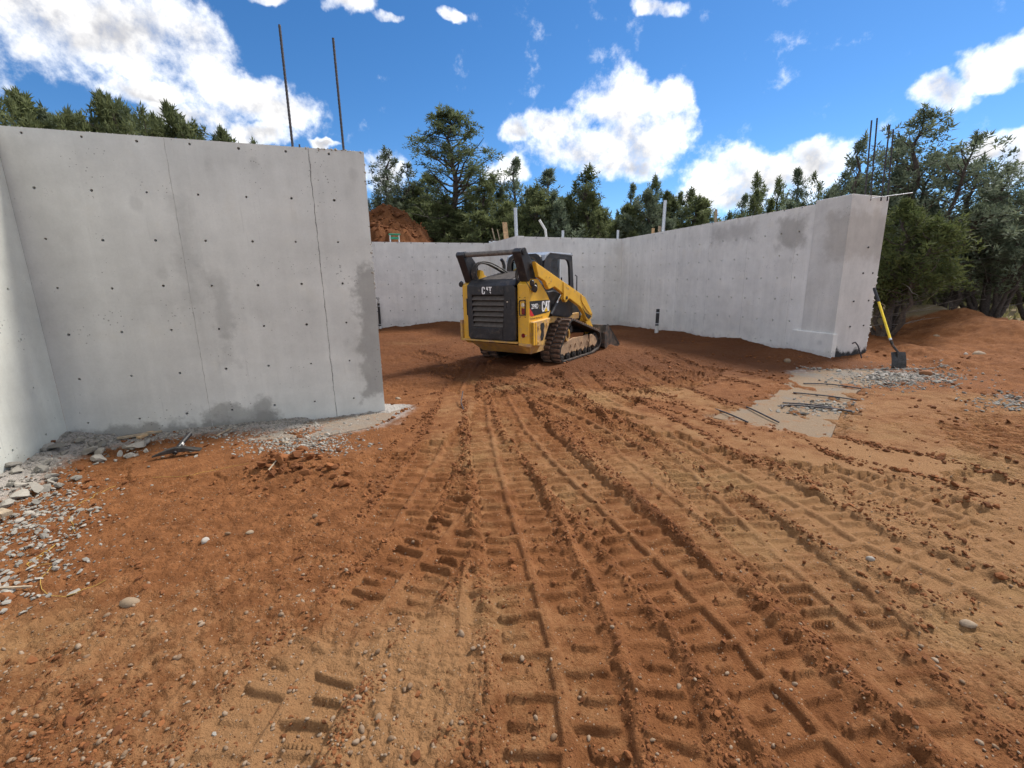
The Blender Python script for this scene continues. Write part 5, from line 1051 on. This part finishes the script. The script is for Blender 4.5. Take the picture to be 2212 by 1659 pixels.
def make_tree(kind, seed, h, w, base, dens, leafmat, L0=.10, stems=1):
    """returns (trunk mesh, crown mesh) of a conifer h metres tall, w wide, crown starting at base"""
    rg = np.random.default_rng(seed); tb = MB(); cs = []; rs = []; ns = []
    if kind == 'pinyon': lobes = [(0, 0, 1.0, 1.0, 0.0)]
    else:   # several leaders of different height make the ragged outline
        lobes = [(rg.normal(0, .05) * w, rg.normal(0, .05) * w, 1.0, .62 if kind == 'cone' else .5, base)]
        if kind == 'dome': lobes = [(math.cos(e * 1.05) * w * .30 * (e > 0), math.sin(e * 1.05) * w * .30 * (e > 0), rg.uniform(.86, 1.0), .5, base) for e in range(7)]
        for s in range(0 if kind == 'dome' else stems + 2):
            a0 = s * 2.1 + rg.uniform(-.6, .6); q = rg.uniform(.16, .34) * w; lobes.append((math.cos(a0) * q, math.sin(a0) * q, rg.uniform(.50, .86), rg.uniform(.40, .58), base * rg.uniform(.7, 1.6)))
    n = 12; r0 = .022 * h
    for li, (lx_, ly_, hf, rf, bs) in enumerate(lobes):
        P = [Vector((lx_ * (.15 + .85 * (k / n) ** .7) + rg.normal(0, .012) * h * (k > 0), ly_ * (.15 + .85 * (k / n) ** .7) + rg.normal(0, .012) * h * (k > 0), h * hf * .97 * k / n)) for k in range(n + 1)]
        tb.tube(P, [r0 * (1 if li == 0 else .55) * (1 - .93 * k / n) + .008 for k in range(n + 1)], 7, cap=False)
        def at(t): kk = min(int(t * n), n - 1); return P[kk].lerp(P[kk + 1], t * n - kk)
        if kind == 'pinyon':
            nl = dens
            for i in range(nl):
                t = base + (1 - base) * ((i + rg.uniform(0, 1)) / nl); q = at(t); a = i * 2.4 + rg.normal(0, .5); tt = (t - base) / (1 - base)
                prof = (1 - tt) ** .55 * (.55 + .45 * min(1, tt * 6)); el = rg.uniform(.05, .55); L = max(.08, w / 2 * prof * rg.uniform(.55, 1.3))
                LP = limb(tb, q, (math.cos(a) * math.cos(el), math.sin(a) * math.cos(el), math.sin(el)), L, max(.008, r0 * .34 * (1 - .6 * tt)), rg, 5, .28, .02)
                for f_ in np.linspace(.5, 1.0, 4):
                    if rg.uniform() < .28: continue
                    j = min(int(f_ * 5), 4); c_ = LP[j].lerp(LP[j + 1], f_ * 5 - j); sz = (.10 + .09 * rg.uniform()) * (h / 6) ** .5 * (1.25 - .6 * tt); m_r = np.array([sz, sz, sz * .8]) * 1.25
                    cs.append(np.array(c_) + rg.normal(0, .05, 3)); rs.append(m_r); ns.append(int(rg.uniform(26, 46)))
                    if f_ > .6:
                        for e in range(2): cs.append(np.array(c_) + rg.normal(0, .22, 3) * np.array([1, 1, .5])); rs.append(m_r * .75); ns.append(22)
        else:
            nc = int(dens * (1.0 if li == 0 else .62)); ph = rg.uniform(0, 6.28, 3)
            for i in range(nc):
                t = bs + (1 - bs) * rg.uniform(0, 1) ** .85; tt = (t - bs) / (1 - bs); a = rg.uniform(0, 6.28)
                rag = .72 + .30 * math.sin(2 * a + 9 * t + ph[0]) * math.sin(3 * a - 7 * t + ph[1]) + rg.normal(0, .14)
                pr_ = (1 - tt) ** .68 * min(1, .6 + tt * 2.5) if kind == 'cone' else (1 - tt ** (3.0 if kind == 'dome' else 1.6)) ** .8 * min(1, .55 + tt * 2)
                rad_ = w / 2 * rf * 2.2 * pr_ * max(.2, rag) * rg.uniform(.15, 1) ** .45
                q = at(t); c_ = np.array(q) + np.array([math.cos(a) * rad_, math.sin(a) * rad_, rad_ * rg.uniform(.05, .35)])
                sz = (.095 + .08 * rg.uniform()) * (h / 6) ** .5 * (1.3 - .75 * tt); cs.append(c_); rs.append(np.array([sz, sz, sz * 1.6])); ns.append(int(rg.uniform(22, 40)))
                if i % 4 == 0 and rad_ > .25: qq = at(max(.02, t - .06)); tb.tube([qq, qq.lerp(Vector(c_), .55) + Vector(rg.normal(0, .04, 3)), Vector(c_)], [.02, .013, .006], 4, cap=False)
        for e in range(6):
            cs.append(np.array(P[-1]) + np.array([0, 0, -.10 * e * h / 6]) + rg.normal(0, .02, 3) * e); rs.append(np.array([.04, .04, .16]) * (h / 6) * (1 + .25 * e)); ns.append(22)
    # dead lower twigs
    db_ = MB()
    for i in range(26):
        z = rg.uniform(.06, max(base, .15) + .12) * h; a = rg.uniform(0, 6.28); limb(db_, (0, 0, z), (math.cos(a), math.sin(a), rg.uniform(-.1, .4)), w * rg.uniform(.25, .6), .016, rg, 6, .35)
    nt = len(tb.f); tb.v, off_v = tb.v, len(tb.v); tb.f += [tuple(off_v + i for i in q) for q in db_.f]; tb.v += db_.v; tb.m += [1] * len(db_.f)
    V, T = leaves(cs, rs, ns, L0, rg, .5 if kind != 'pinyon' else .3); F_ = np.arange(len(V)).reshape(-1, 3)
    cm = np_mesh('crown', V, F_, leafmat, False, {'tint': T}); tm = tb.mesh('trunk', [M['bark'], M['deadwood']], True)
    return tm, cm, h, w
PROTO = {
    'hero': make_tree('pinyon', 3, 10.0, 5.0, .36, 62, M['pine'], .15),
    'cone1': make_tree('cone', 11, 7.0, 3.0, .08, 210, M['juniper'], .12), 'cone2': make_tree('cone', 12, 7.0, 3.0, .08, 200, M['juniper_blue'], .12, 2),
    'cone3': make_tree('cone', 13, 7.0, 3.0, .12, 170, M['juniper'], .12, 2), 'round1': make_tree('round', 14, 6.0, 4.0, .10, 230, M['juniper'], .13, 3),
    'round2': make_tree('round', 15, 6.0, 4.2, .16, 220, M['juniper_blue'], .13, 2), 'airy': make_tree('round', 16, 7.0, 3.6, .24, 95, M['juniper_blue'], .12, 4),
    'big': make_tree('round', 17, 7.5, 4.6, .36, 150, M['juniper_blue'], .12, 4), 'yellow': make_tree('round', 18, 4.5, 3.2, .30, 165, M['juniper_yellow'], .11, 3),
    'dome': make_tree('dome', 20, 6.5, 4.4, .3, 150, M['juniper'], .12),
    'open': make_tree('cone', 19, 7.0, 3.0, .18, 100, M['juniper'], .12, 3)}
def tree(proto, px, py, Y, wpx, label, group=None, z0=None, name='juniper_tree', rz=None):
    tm, cm, h, w = PROTO[proto]; top = atY(px, py, Y); x_, y_ = top[0], Y; z_ = (hz(x_, y_) if z0 is None else z0) - .05
    H_ = top[2] - z_; Wm = wpx * (Y / math.cos(TH)) / PF; sz = H_ / h; sx = min(max(Wm / w * (1.0 if proto == 'hero' else 1.75), sz * .55), sz * 1.9)
    t_ = thing(name, label, 'tree', (x_, y_, z_), random.uniform(0, 6.28) if rz is None else rz, group); t_.scale = (sx, sx, sz)
    link('trunk', tm, t_); link('crown', cm, t_); return t_
BK = 'junipers beyond the back walls'
tree('hero', 972, 232, 22.5, 225, 'tall open pinyon pine with spreading limbs above the other trees', name='pinyon_tree', rz=2.2)
tree('airy', 836, 318, 25.0, 95, 'thin juniper with bare upright stems next to the spoil heap')
SHAPE = {'cone1': 'pointed dark green', 'cone2': 'pointed blue green', 'cone3': 'twin topped dark green', 'round1': 'broad rounded dark green', 'round2': 'broad rounded blue green', 'open': 'sparse thin', 'big': 'full crowned', 'dome': 'wide flat topped dark green', 'airy': 'loose airy'}
for (p, px, py, Y, w) in (('round1', 905, 372, 25.5, 130), ('round2', 880, 400, 26.5, 130), ('round1', 1030, 385, 22.0, 120), ('cone1', 1062, 372, 23.5, 85), ('cone2', 1116, 335, 24.0, 72), ('cone3', 1140, 395, 22.5, 70),
        ('cone2', 1186, 360, 23.0, 100), ('cone3', 1246, 358, 22.8, 100), ('round1', 1150, 400, 24, 110), ('round2', 1270, 405, 24.5, 110), ('round2', 1215, 430, 21.5, 100), ('round1', 1100, 430, 21.3, 110), ('round2', 1300, 428, 24, 90), ('cone2', 1368, 392, 25, 56), ('round1', 1345, 440, 23, 90),
        ('cone3', 1437, 372, 26, 62), ('cone1', 1494, 398, 25, 70), ('round2', 1450, 428, 22.5, 90), ('cone1', 1523, 428, 24, 48), ('open', 1410, 402, 27, 60), ('round1', 960, 440, 21.8, 140), ('round1', 1290, 455, 21.5, 90), ('round2', 1400, 455, 22, 90), ('round1', 1510, 460, 21.0, 70)):
    tree(p, px, py, Y, w, SHAPE[p] + ' juniper in the row beyond the back walls', BK + ', ' + SHAPE[p])
for i in range(17):
    p = ('round1', 'round2', 'round1', 'cone3')[i % 4]; tree(p, 835 + 43 * i + random.uniform(-10, 10), 430 + random.uniform(-22, 14), (21.2 if i > 2 else 25.0) + random.uniform(-.5, 2.0), 105, SHAPE[p] + ' juniper in the row beyond the back walls', BK + ', ' + SHAPE[p])
for (p, px, py, Y, w) in (('cone1', 1572, 452, 23, 50), ('cone2', 1612, 415, 24, 50), ('cone3', 1648, 362, 22, 62), ('cone1', 1690, 378, 23, 60), ('cone2', 1724, 358, 21, 64), ('open', 1775, 365, 19.5, 60), ('round1', 1590, 462, 20, 80), ('round2', 1700, 430, 19.5, 90), ('round1', 1800, 395, 18, 70), ('cone1', 1640, 420, 20, 60)):
    tree(p, px, py, Y, w, SHAPE[p] + ' juniper showing above the long right hand wall', 'junipers behind the right hand wall, ' + SHAPE[p])
tree('big', 2012, 226, 15.0, 185, 'tallest juniper with full rounded crown beyond the pier')
tree('airy', 1856, 285, 15.5, 105, 'juniper with bare dark stems rising right behind the pier rebars')
tree('round2', 1925, 300, 16.5, 120, 'dark juniper between the tallest juniper and the pier')
tree('yellow', 1955, 430, 11.9, 150, 'low yellow green juniper crowding the outer side of the pier')
tree('airy', 2105, 335, 15.0, 130, 'loose grey green juniper with fine twigs beside the tallest juniper')
tree('big', 2200, 345, 14.5, 130, 'broad juniper with a forked trunk beyond the spoil ridge')
tree('open', 2070, 470, 16.5, 120, 'low dark juniper with a single leaning trunk past the spoil ridge')
for (p, px, py, Y, w) in (('round1', 1915, 470, 26, 120), ('round2', 2010, 480, 30, 130), ('round1', 2110, 470, 28, 120), ('round2', 2190, 450, 27, 130), ('round1', 2270, 430, 24, 130), ('big', 2330, 330, 15, 150), ('round2', 1980, 400, 21, 110), ('round1', 2150, 400, 21, 120)):
    tree(p, px, py, Y, w, SHAPE[p] + ' distant juniper seen between the trunks past the spoil ridge', 'junipers past the spoil ridge, ' + SHAPE[p])
for (p, px, py, Y, w) in (('dome', 10, 196, 10.5, 150), ('dome', 330, 222, 12.0, 130), ('dome', 215, 212, 11.6, 120), ('dome', 440, 268, 12.5, 110), ('round1', 15, 190, 10.7, 190), ('round2', 62, 218, 10.8, 150), ('round1', 206, 196, 11.5, 150), ('round2', 120, 250, 12, 120), ('round1', 460, 268, 12.4, 120), ('round2', 250, 214, 12.2, 140), ('round1', 150, 236, 11.6, 130), ('round2', 175, 238, 12, 150), ('round2', 285, 216, 11.8, 150), ('round1', 340, 214, 12, 140), ('round1', 385, 258, 12.5, 110), ('open', 432, 264, 12, 120), ('round2', 490, 276, 13, 100), ('cone1', 240, 226, 12.5, 130), ('open', 530, 294, 13, 70), ('round1', 310, 240, 13, 150)):
    tree(p, px, py, Y, w, SHAPE[p] + ' juniper top poking above the large near wall', 'juniper tops above the near wall, ' + SHAPE[p])
# a belt of the same woodland farther out closes the view
rg = np.random.default_rng(5)
for i in range(46):
    a = R(-46 + 106 * (i + rg.uniform(-.4, .4)) / 46); d = rg.uniform(32, 52); p = ('round1', 'round2', 'cone1', 'cone3')[i % 4]; tm, cm, h, w = PROTO[p]; H_ = rg.uniform(4.2, 6.2)
    t_ = thing('juniper_tree', SHAPE[p] + ' far juniper in the woodland behind the first row', 'tree', (d * math.sin(a), d * math.cos(a), -.1), rg.uniform(0, 6), 'far woodland, ' + SHAPE[p]); s_ = H_ / h; t_.scale = (s_ * 1.35, s_ * 1.35, s_); link('trunk', tm, t_); link('crown', cm, t_)
# dry grass tufts on the wood floor past the ridge
n = 9000; gx = rg.uniform(9, 34, n); gy = rg.uniform(11, 40, n); keep = (gy - 12.6 + .35 * (gx - 10) > 3.0) & (fbm(gx * .35, gy * .35, 71, 3) > .47); gx, gy = gx[keep], gy[keep]; gzv = terrain(gx, gy)[0]; n = len(gx)
p = np.stack([gx, gy, gzv - .02], 1); tip_ = p + np.stack([rg.normal(0, .10, n), rg.normal(0, .10, n), rg.uniform(.12, .38, n)], 1); sdv = np.stack([np.cos(gx * 40), np.sin(gx * 40), 0 * gx], 1) * rg.uniform(.02, .06, (n, 1))
V = np.stack([p - sdv, tip_, p + sdv], 1).reshape(-1, 3); T = np.repeat(np.clip(fbm(gx * .5, gy * .5, 73, 2) + rg.normal(0, .15, n), 0, 1), 3)
o = link('grass', np_mesh('grass', V, np.arange(len(V)).reshape(-1, 3), M['grass'], False, {'tint': T})); tag(o, 'dry yellow green grass on the wood floor past the spoil ridge', 'grass', kind='stuff')

# ------------------------------------------------------------------ stones, clods, rubble
def rockmesh(name, mt, seed, sub=2, rough=.16, flat=.65, angular=False):
    rg = np.random.default_rng(seed); bm = bmesh.new(); bmesh.ops.create_icosphere(bm, subdivisions=sub, radius=1.0)
    if angular:
        for k in range(13):
            nrm = Vector(rg.normal(size=3)).normalized(); dd = rg.uniform(.35, .75)
            for v in bm.verts:
                e = v.co.dot(nrm) - dd
                if e > 0: v.co -= nrm * e
    ph = rg.uniform(0, 6, 3)
    for v in bm.verts:
        c = v.co; v.co = c * (1 + rough * (math.sin(c.x * 2.3 + ph[0]) * math.sin(c.y * 2.9 + ph[1]) + .6 * math.sin(c.z * 4 + ph[2])) + rg.normal(0, rough * (.16 if angular else .08)))
    sc = (1, rg.uniform(.65, .9), flat * rg.uniform(.8, 1.1))
    for v in bm.verts: v.co = Vector((v.co.x * sc[0], v.co.y * sc[1], v.co.z * sc[2]))
    me = bpy.data.meshes.new(name); bm.to_mesh(me); bm.free(); me.materials.append(mt)
    me.polygons.foreach_set('use_smooth', [not angular] * len(me.polygons)); return me
PEB = [rockmesh('pebble', M['pebble'], 30 + i, 2, .17, .62) for i in range(5)]
CLO = [rockmesh('clod', M['clod'], 40 + i, 2, .22, .7, True) for i in range(6)]
RUB = [rockmesh('rubble', M['rubble'], 50 + i, 2, .16, .5, True) for i in range(6)]
def put_stone(name, me, x, y, r, label, cat, group=None, sink=.3, z=None, rg=rng, tilt=.3):
    o = link(name, me); zz = z if z is not None else 0
    o.location = (x, y, zz + r * (.6 - sink) * .8); o.scale = (r, r, r); o.rotation_euler = (rg.normal(0, tilt), rg.normal(0, tilt), rg.uniform(0, 6.28)); return tag(o, label, cat, group)
# single stones
for (px, py, rpx, me, mt, lab) in (
        (282, 1309, 19, PEB[0], 'stone_tan', 'large flat tan cobble left of the curved tread mark'), (1880, 1207, 8, PEB[1], 'stone_pale', 'clean white pebble on the dark berm between the tread marks'), (2090, 1352, 11, PEB[2], 'stone_tan', 'rounded tan stone right of the long tread marks'),
        (1998, 812, 13, PEB[3], 'stone_brown', 'rust brown boulder at the edge of the crushed stone'), (2112, 772, 13, PEB[4], 'stone_tan', 'long tan boulder on the slope below the spoil ridge'), (2085, 772, 5, PEB[1], 'stone_pale', 'small white stone beside the long tan boulder'),
        (2178, 856, 10, RUB[0], 'rubble', 'grey angular rock alone on the tan ground'), (1756, 876, 14, RUB[1], 'rubble', 'rough grey rubble lump on the bare footing'), (1862, 865, 8, RUB[2], 'rubble', 'small grey rubble lump off the footing edge'), (617, 962, 15, RUB[3], 'stone_tan', 'pale broken block on the gravel at the near wall'),
        (2020, 740, 5, PEB[0], 'stone_tan', 'tan stone high on the spoil slope'), (2155, 722, 9, PEB[3], 'stone_brown', 'brown boulder half buried in the spoil ridge'), (540, 1152, 8, PEB[2], 'stone_tan', 'round tan stone above the string of pale pebbles'), (445, 1175, 9, PEB[1], 'stone_pale', 'pinkish white stone on the open dirt'),
        (165, 1280, 14, RUB[4], 'rubble', 'grey rubble lump lying on the yellow string'), (460, 1572, 8, RUB[5], 'rubble', 'small blue grey chip on the tan ground'), (860, 865, 7, PEB[4], 'stone_tan', 'pale stone at the end of the near wall'), (1700, 785, 9, PEB[3], 'stone_tan', 'tan stone near the foot of the right wall')):
    g_ = gnd(px, py); r = rpx * np.linalg.norm(g_ - CAM) / PF * .85; me2 = me.copy(); me2.materials[0] = M[mt]; put_stone('stone', me2, g_[0], g_[1], r, lab, 'stone', sink=.52, z=hz(g_[0], g_[1]), tilt=.12)
# pebbles: the 290 that show largest as things, the rest as stuff
def scatter(n, rg, dens, box=(-4.8, 9.5, 1.0, 16)):
    out = []
    while len(out) < n:
        # even in view: sample by pixel rows of the ground seen, then keep by density
        px = rg.uniform(-60, 2270, 4 * n); py = rg.uniform(690, 1700, 4 * n)
        for a, b_ in zip(px, py):
            g_ = gnd(a, b_)
            if not (box[0] < g_[0] < box[1] and box[2] < g_[1] < box[3]): continue
            if (g_[0] - WB0[0]) * nB[0] + (g_[1] - WB0[1]) * nB[1] > -.03 and g_[0] < -1.62: continue
            if rg.uniform() < dens(g_[0], g_[1], a, b_): out.append(g_[:2])
            if len(out) >= n: break
    return np.array(out)
def pd(x, y, a, b_): return (.25 + .75 * (a < 900) * (b_ > 1050)) * (1.0 if b_ > 1000 else .35)
P_ = scatter(1900, rng, pd); S_ = np.exp(rng.normal(math.log(.0054), .42, len(P_))); vis = S_ / np.hypot(P_[:, 0], P_[:, 1] + 1e-3); order = np.argsort(-vis); Zp = terrain(P_[:, 0], P_[:, 1])[0]
for i in order[:290]: put_stone('pebble', PEB[i % 5], P_[i, 0], P_[i, 1], S_[i] * 1.1, 'small pale rounded pebble lying loose on the red earth', 'pebble', 'pale pebbles scattered over the red earth', .35, Zp[i])
ic = bmesh.new(); bmesh.ops.create_icosphere(ic, subdivisions=1, radius=1); IV = np.array([v.co[:] for v in ic.verts]); IF = np.array([[v.index for v in f.verts] for f in ic.faces]); ic.free()
_ph = (1 + 5 ** .5) / 2; KV = np.array([(-1, _ph, 0), (1, _ph, 0), (-1, -_ph, 0), (1, -_ph, 0), (0, -1, _ph), (0, 1, _ph), (0, -1, -_ph), (0, 1, -_ph), (_ph, 0, -1), (_ph, 0, 1), (-_ph, 0, -1), (-_ph, 0, 1)]) / math.sqrt(1 + _ph * _ph)
KF = np.array([(0, 11, 5), (0, 5, 1), (0, 1, 7), (0, 7, 10), (0, 10, 11), (1, 5, 9), (5, 11, 4), (11, 10, 2), (10, 7, 6), (7, 1, 8), (3, 9, 4), (3, 4, 2), (3, 2, 6), (3, 6, 8), (3, 8, 9), (4, 9, 5), (2, 4, 11), (6, 2, 10), (8, 6, 7), (9, 8, 1)])
def stuff(name, P, S_, Z, mt, label, cat, flat=.65, jag=.12, smooth=False, rg=rng, sink=.25):
    IV_, IF_ = (IV, IF) if smooth else (KV, KF)
    n = len(P); k = len(IV_); a = rg.uniform(0, 6.28, n); V = IV_[None] * (1 + rg.normal(0, jag, (n, k, 1))) * np.stack([np.ones(n), rg.uniform(.6, 1, n), flat * rg.uniform(.7, 1.15, n)], 1)[:, None, :] * S_[:, None, None]
    x = V[..., 0] * np.cos(a)[:, None] - V[..., 1] * np.sin(a)[:, None]; y = V[..., 0] * np.sin(a)[:, None] + V[..., 1] * np.cos(a)[:, None]
    tl_ = rg.normal(0, .35, (n, 1)); z = V[..., 2] + x * tl_
    V = np.stack([x + P[:, 0:1], y + P[:, 1:2], z + (Z + S_ * (flat - sink) * .6)[:, None]], -1).reshape(-1, 3); F_ = (IF_[None] + (np.arange(n) * k)[:, None, None]).reshape(-1, 3)
    o = link(name, np_mesh(name, V, F_, mt, smooth, {'tint': np.repeat(rg.uniform(0, 1, n), k)})); return tag(o, label, cat, kind='stuff')
r_ = order[290:]; stuff('pebbles', P_[r_], S_[r_], Zp[r_], M['pebble'], 'fine pale pebbles strewn over the red earth', 'pebbles', smooth=True, jag=.05)
# clods: churned berms and loose crumbs
Pc = scatter(26000, rng, lambda x, y, a, b_: .5); bc = terrain(Pc[:, 0], Pc[:, 1]); kp = rng.uniform(size=len(Pc)) < np.clip(-.05 + 1.2 * bc[5] + .3 * bc[2] - .35 * bc[1] + 2.2 * (fbm(Pc[:, 0] * 1.7, Pc[:, 1] * 1.7, 91, 3) - .42), .10, 1); Pc, Zc = Pc[kp], bc[0][kp]; dist_ = np.hypot(Pc[:, 0], Pc[:, 1])
Sc = np.exp(rng.normal(math.log(.0046), .55, len(Pc))) * np.clip(dist_ / 2.2, .8, 4.6); Sc = np.minimum(Sc, .038)
stuff('clods', Pc, Sc, Zc, M['clod'], 'crumbled red brown clods along the churned tread marks', 'clods', jag=.17)
# crumbs right on the berms, dense and small
Pd = []
for (poly, w, pitch, dep, fade) in TRACKS:
    if dep < .85: continue
    k = rng.integers(2, len(poly) - 2, 800); dv = np.gradient(poly, axis=0)[k]; dv /= np.linalg.norm(dv, axis=1, keepdims=True); off = (w / 2 * 1.22 + rng.normal(0, .045, 800)) * rng.choice([-1, 1], 800); Pd.append(poly[k] + np.stack([-dv[:, 1], dv[:, 0]], 1) * off[:, None] + dv * rng.uniform(-.05, .05, (800, 1)))
Pd = np.vstack(Pd); td = terrain(Pd[:, 0], Pd[:, 1]); kp = td[5] > .22; Pd, Zd = Pd[kp], td[0][kp]; Sd = np.exp(rng.normal(math.log(.0052), .5, len(Pd))); Sd = np.minimum(Sd * np.clip(np.hypot(*Pd.T) / 2.5, .8, 2), .03)
stuff('crumbs', Pd, Sd, Zd, M['clod'], 'loose dark crumbs heaped on the edges of the tread marks', 'clods', jag=.17)
mc_ = atY(846, 470, 21.0); Ph = np.stack([mc_[0] + rng.normal(0, 1.6, 500), mc_[1] - 1.2 + rng.normal(0, 1.3, 500)], 1); stuff('clods', Ph, np.exp(rng.normal(math.log(.055), .45, 500)), terrain(Ph[:, 0], Ph[:, 1])[0], M['clod'], 'red clods lying on the spoil heap beyond the back wall', 'clods', jag=.2)
# the heap of big clods before the near wall
for i in range(70):
    c = gnd(660 + rng.normal(0, 62), 1018 + rng.normal(0, 17)); r = abs(rng.normal(.030, .016)) + .012
    put_stone('clod', CLO[i % 6], c[0], c[1], min(r, .075), 'red brown clod in the loose heap before the near wall', 'clod', 'clods heaped before the near wall', .15, hz(c[0], c[1]))
for i in range(60):
    while True:
        a, b_ = rng.uniform(100, 2100), rng.uniform(960, 1600)
        c = gnd(a, b_)
        if c[0] > -4 and c[1] > 1.3: break
    put_stone('clod', CLO[i % 6], c[0], c[1], rng.uniform(.009, .02), 'single loose red clod out on the tracked ground', 'clod', 'loose clods on the tracked ground', .2, hz(c[0], c[1]))
# broken concrete along the walls
RP = []
for i in range(420):
    k = rng.uniform()
    if k < .42: c = gnd(rng.normal(75, 60), rng.normal(1085, 62))
    elif k < .62: c = gnd(rng.normal(250, 90), rng.normal(985, 14))
    elif k < .86: c = gnd(rng.normal(640, 75), rng.normal(955, 17))
    else: c = gnd(rng.normal(30, 30), rng.normal(1280, 20))
    if (c[0] - WB0[0]) * nB[0] + (c[1] - WB0[1]) * nB[1] > -.03: continue
    if (c[0] - WB0[0]) * .954 + (c[1] - WB0[1]) * .30 < .03: continue
    RP.append(c[:2])
RP = np.array(RP); ZR = terrain(RP[:, 0], RP[:, 1])[0]
for i, (c, z) in enumerate(zip(RP[:240], ZR)):
    big = c[0] < -3.6 and rng.uniform() < .35
    r = rng.uniform(.05, .11) if big else rng.uniform(.012, .035); put_stone('rubble', RUB[i % 6], c[0], c[1], r, 'grey chunk of broken concrete strewn at the foot of the near walls', 'rubble', 'broken concrete along the near walls', .2, z)
for i in range(60):
    c = gnd(rng.normal(1960, 60), rng.normal(817, 9)) if i % 3 else gnd(rng.normal(1760, 35), rng.normal(880, 7))
    put_stone('rubble', RUB[i % 6], c[0], c[1], rng.uniform(.02, .05), 'grey chip of crushed concrete beside the bare footing', 'rubble', 'crushed concrete beside the footing', .2, max(0, hz(c[0], c[1])))
Q = [gnd(rng.normal(70, 75), rng.normal(1090, 75))[:2] for _ in range(1500)] + [gnd(rng.uniform(160, 840), 0)[:2] if False else (WB0 + dB * rng.uniform(0, LB * .97) - nB * abs(rng.normal(0, .22)))[:2] for _ in range(2200)] + [gnd(rng.normal(640, 70), rng.normal(955, 18))[:2] for _ in range(1600)]
Q = np.array(Q); ok = ((Q - WB0) @ nB < -.012) & ((Q - WB0) @ np.array([.954, .30]) > .012); Q = Q[ok]
stuff('gravel', Q, np.exp(rng.normal(math.log(.009), .4, len(Q))), np.maximum(terrain(Q[:, 0], Q[:, 1])[0], -.0), M['rubble'], 'fine grey concrete gravel along the near walls', 'gravel', .6, .16)
Q = np.array([gnd(rng.normal(1950, 70), rng.normal(818, 12))[:2] for _ in range(1300)] + [gnd(rng.normal(1760, 40), rng.normal(880, 9))[:2] for _ in range(250)] + [gnd(rng.normal(2190, 50), rng.normal(870, 10))[:2] for _ in range(250)] + [gnd(rng.uniform(1720, 2050), rng.uniform(800, 800))[:2] for _ in range(300)])
stuff('gravel', Q, np.exp(rng.normal(math.log(.014), .4, len(Q))), np.maximum(terrain(Q[:, 0], Q[:, 1])[0], .002), M['rubble'], 'crushed grey concrete gravel around the bare footing', 'gravel', .6, .16)
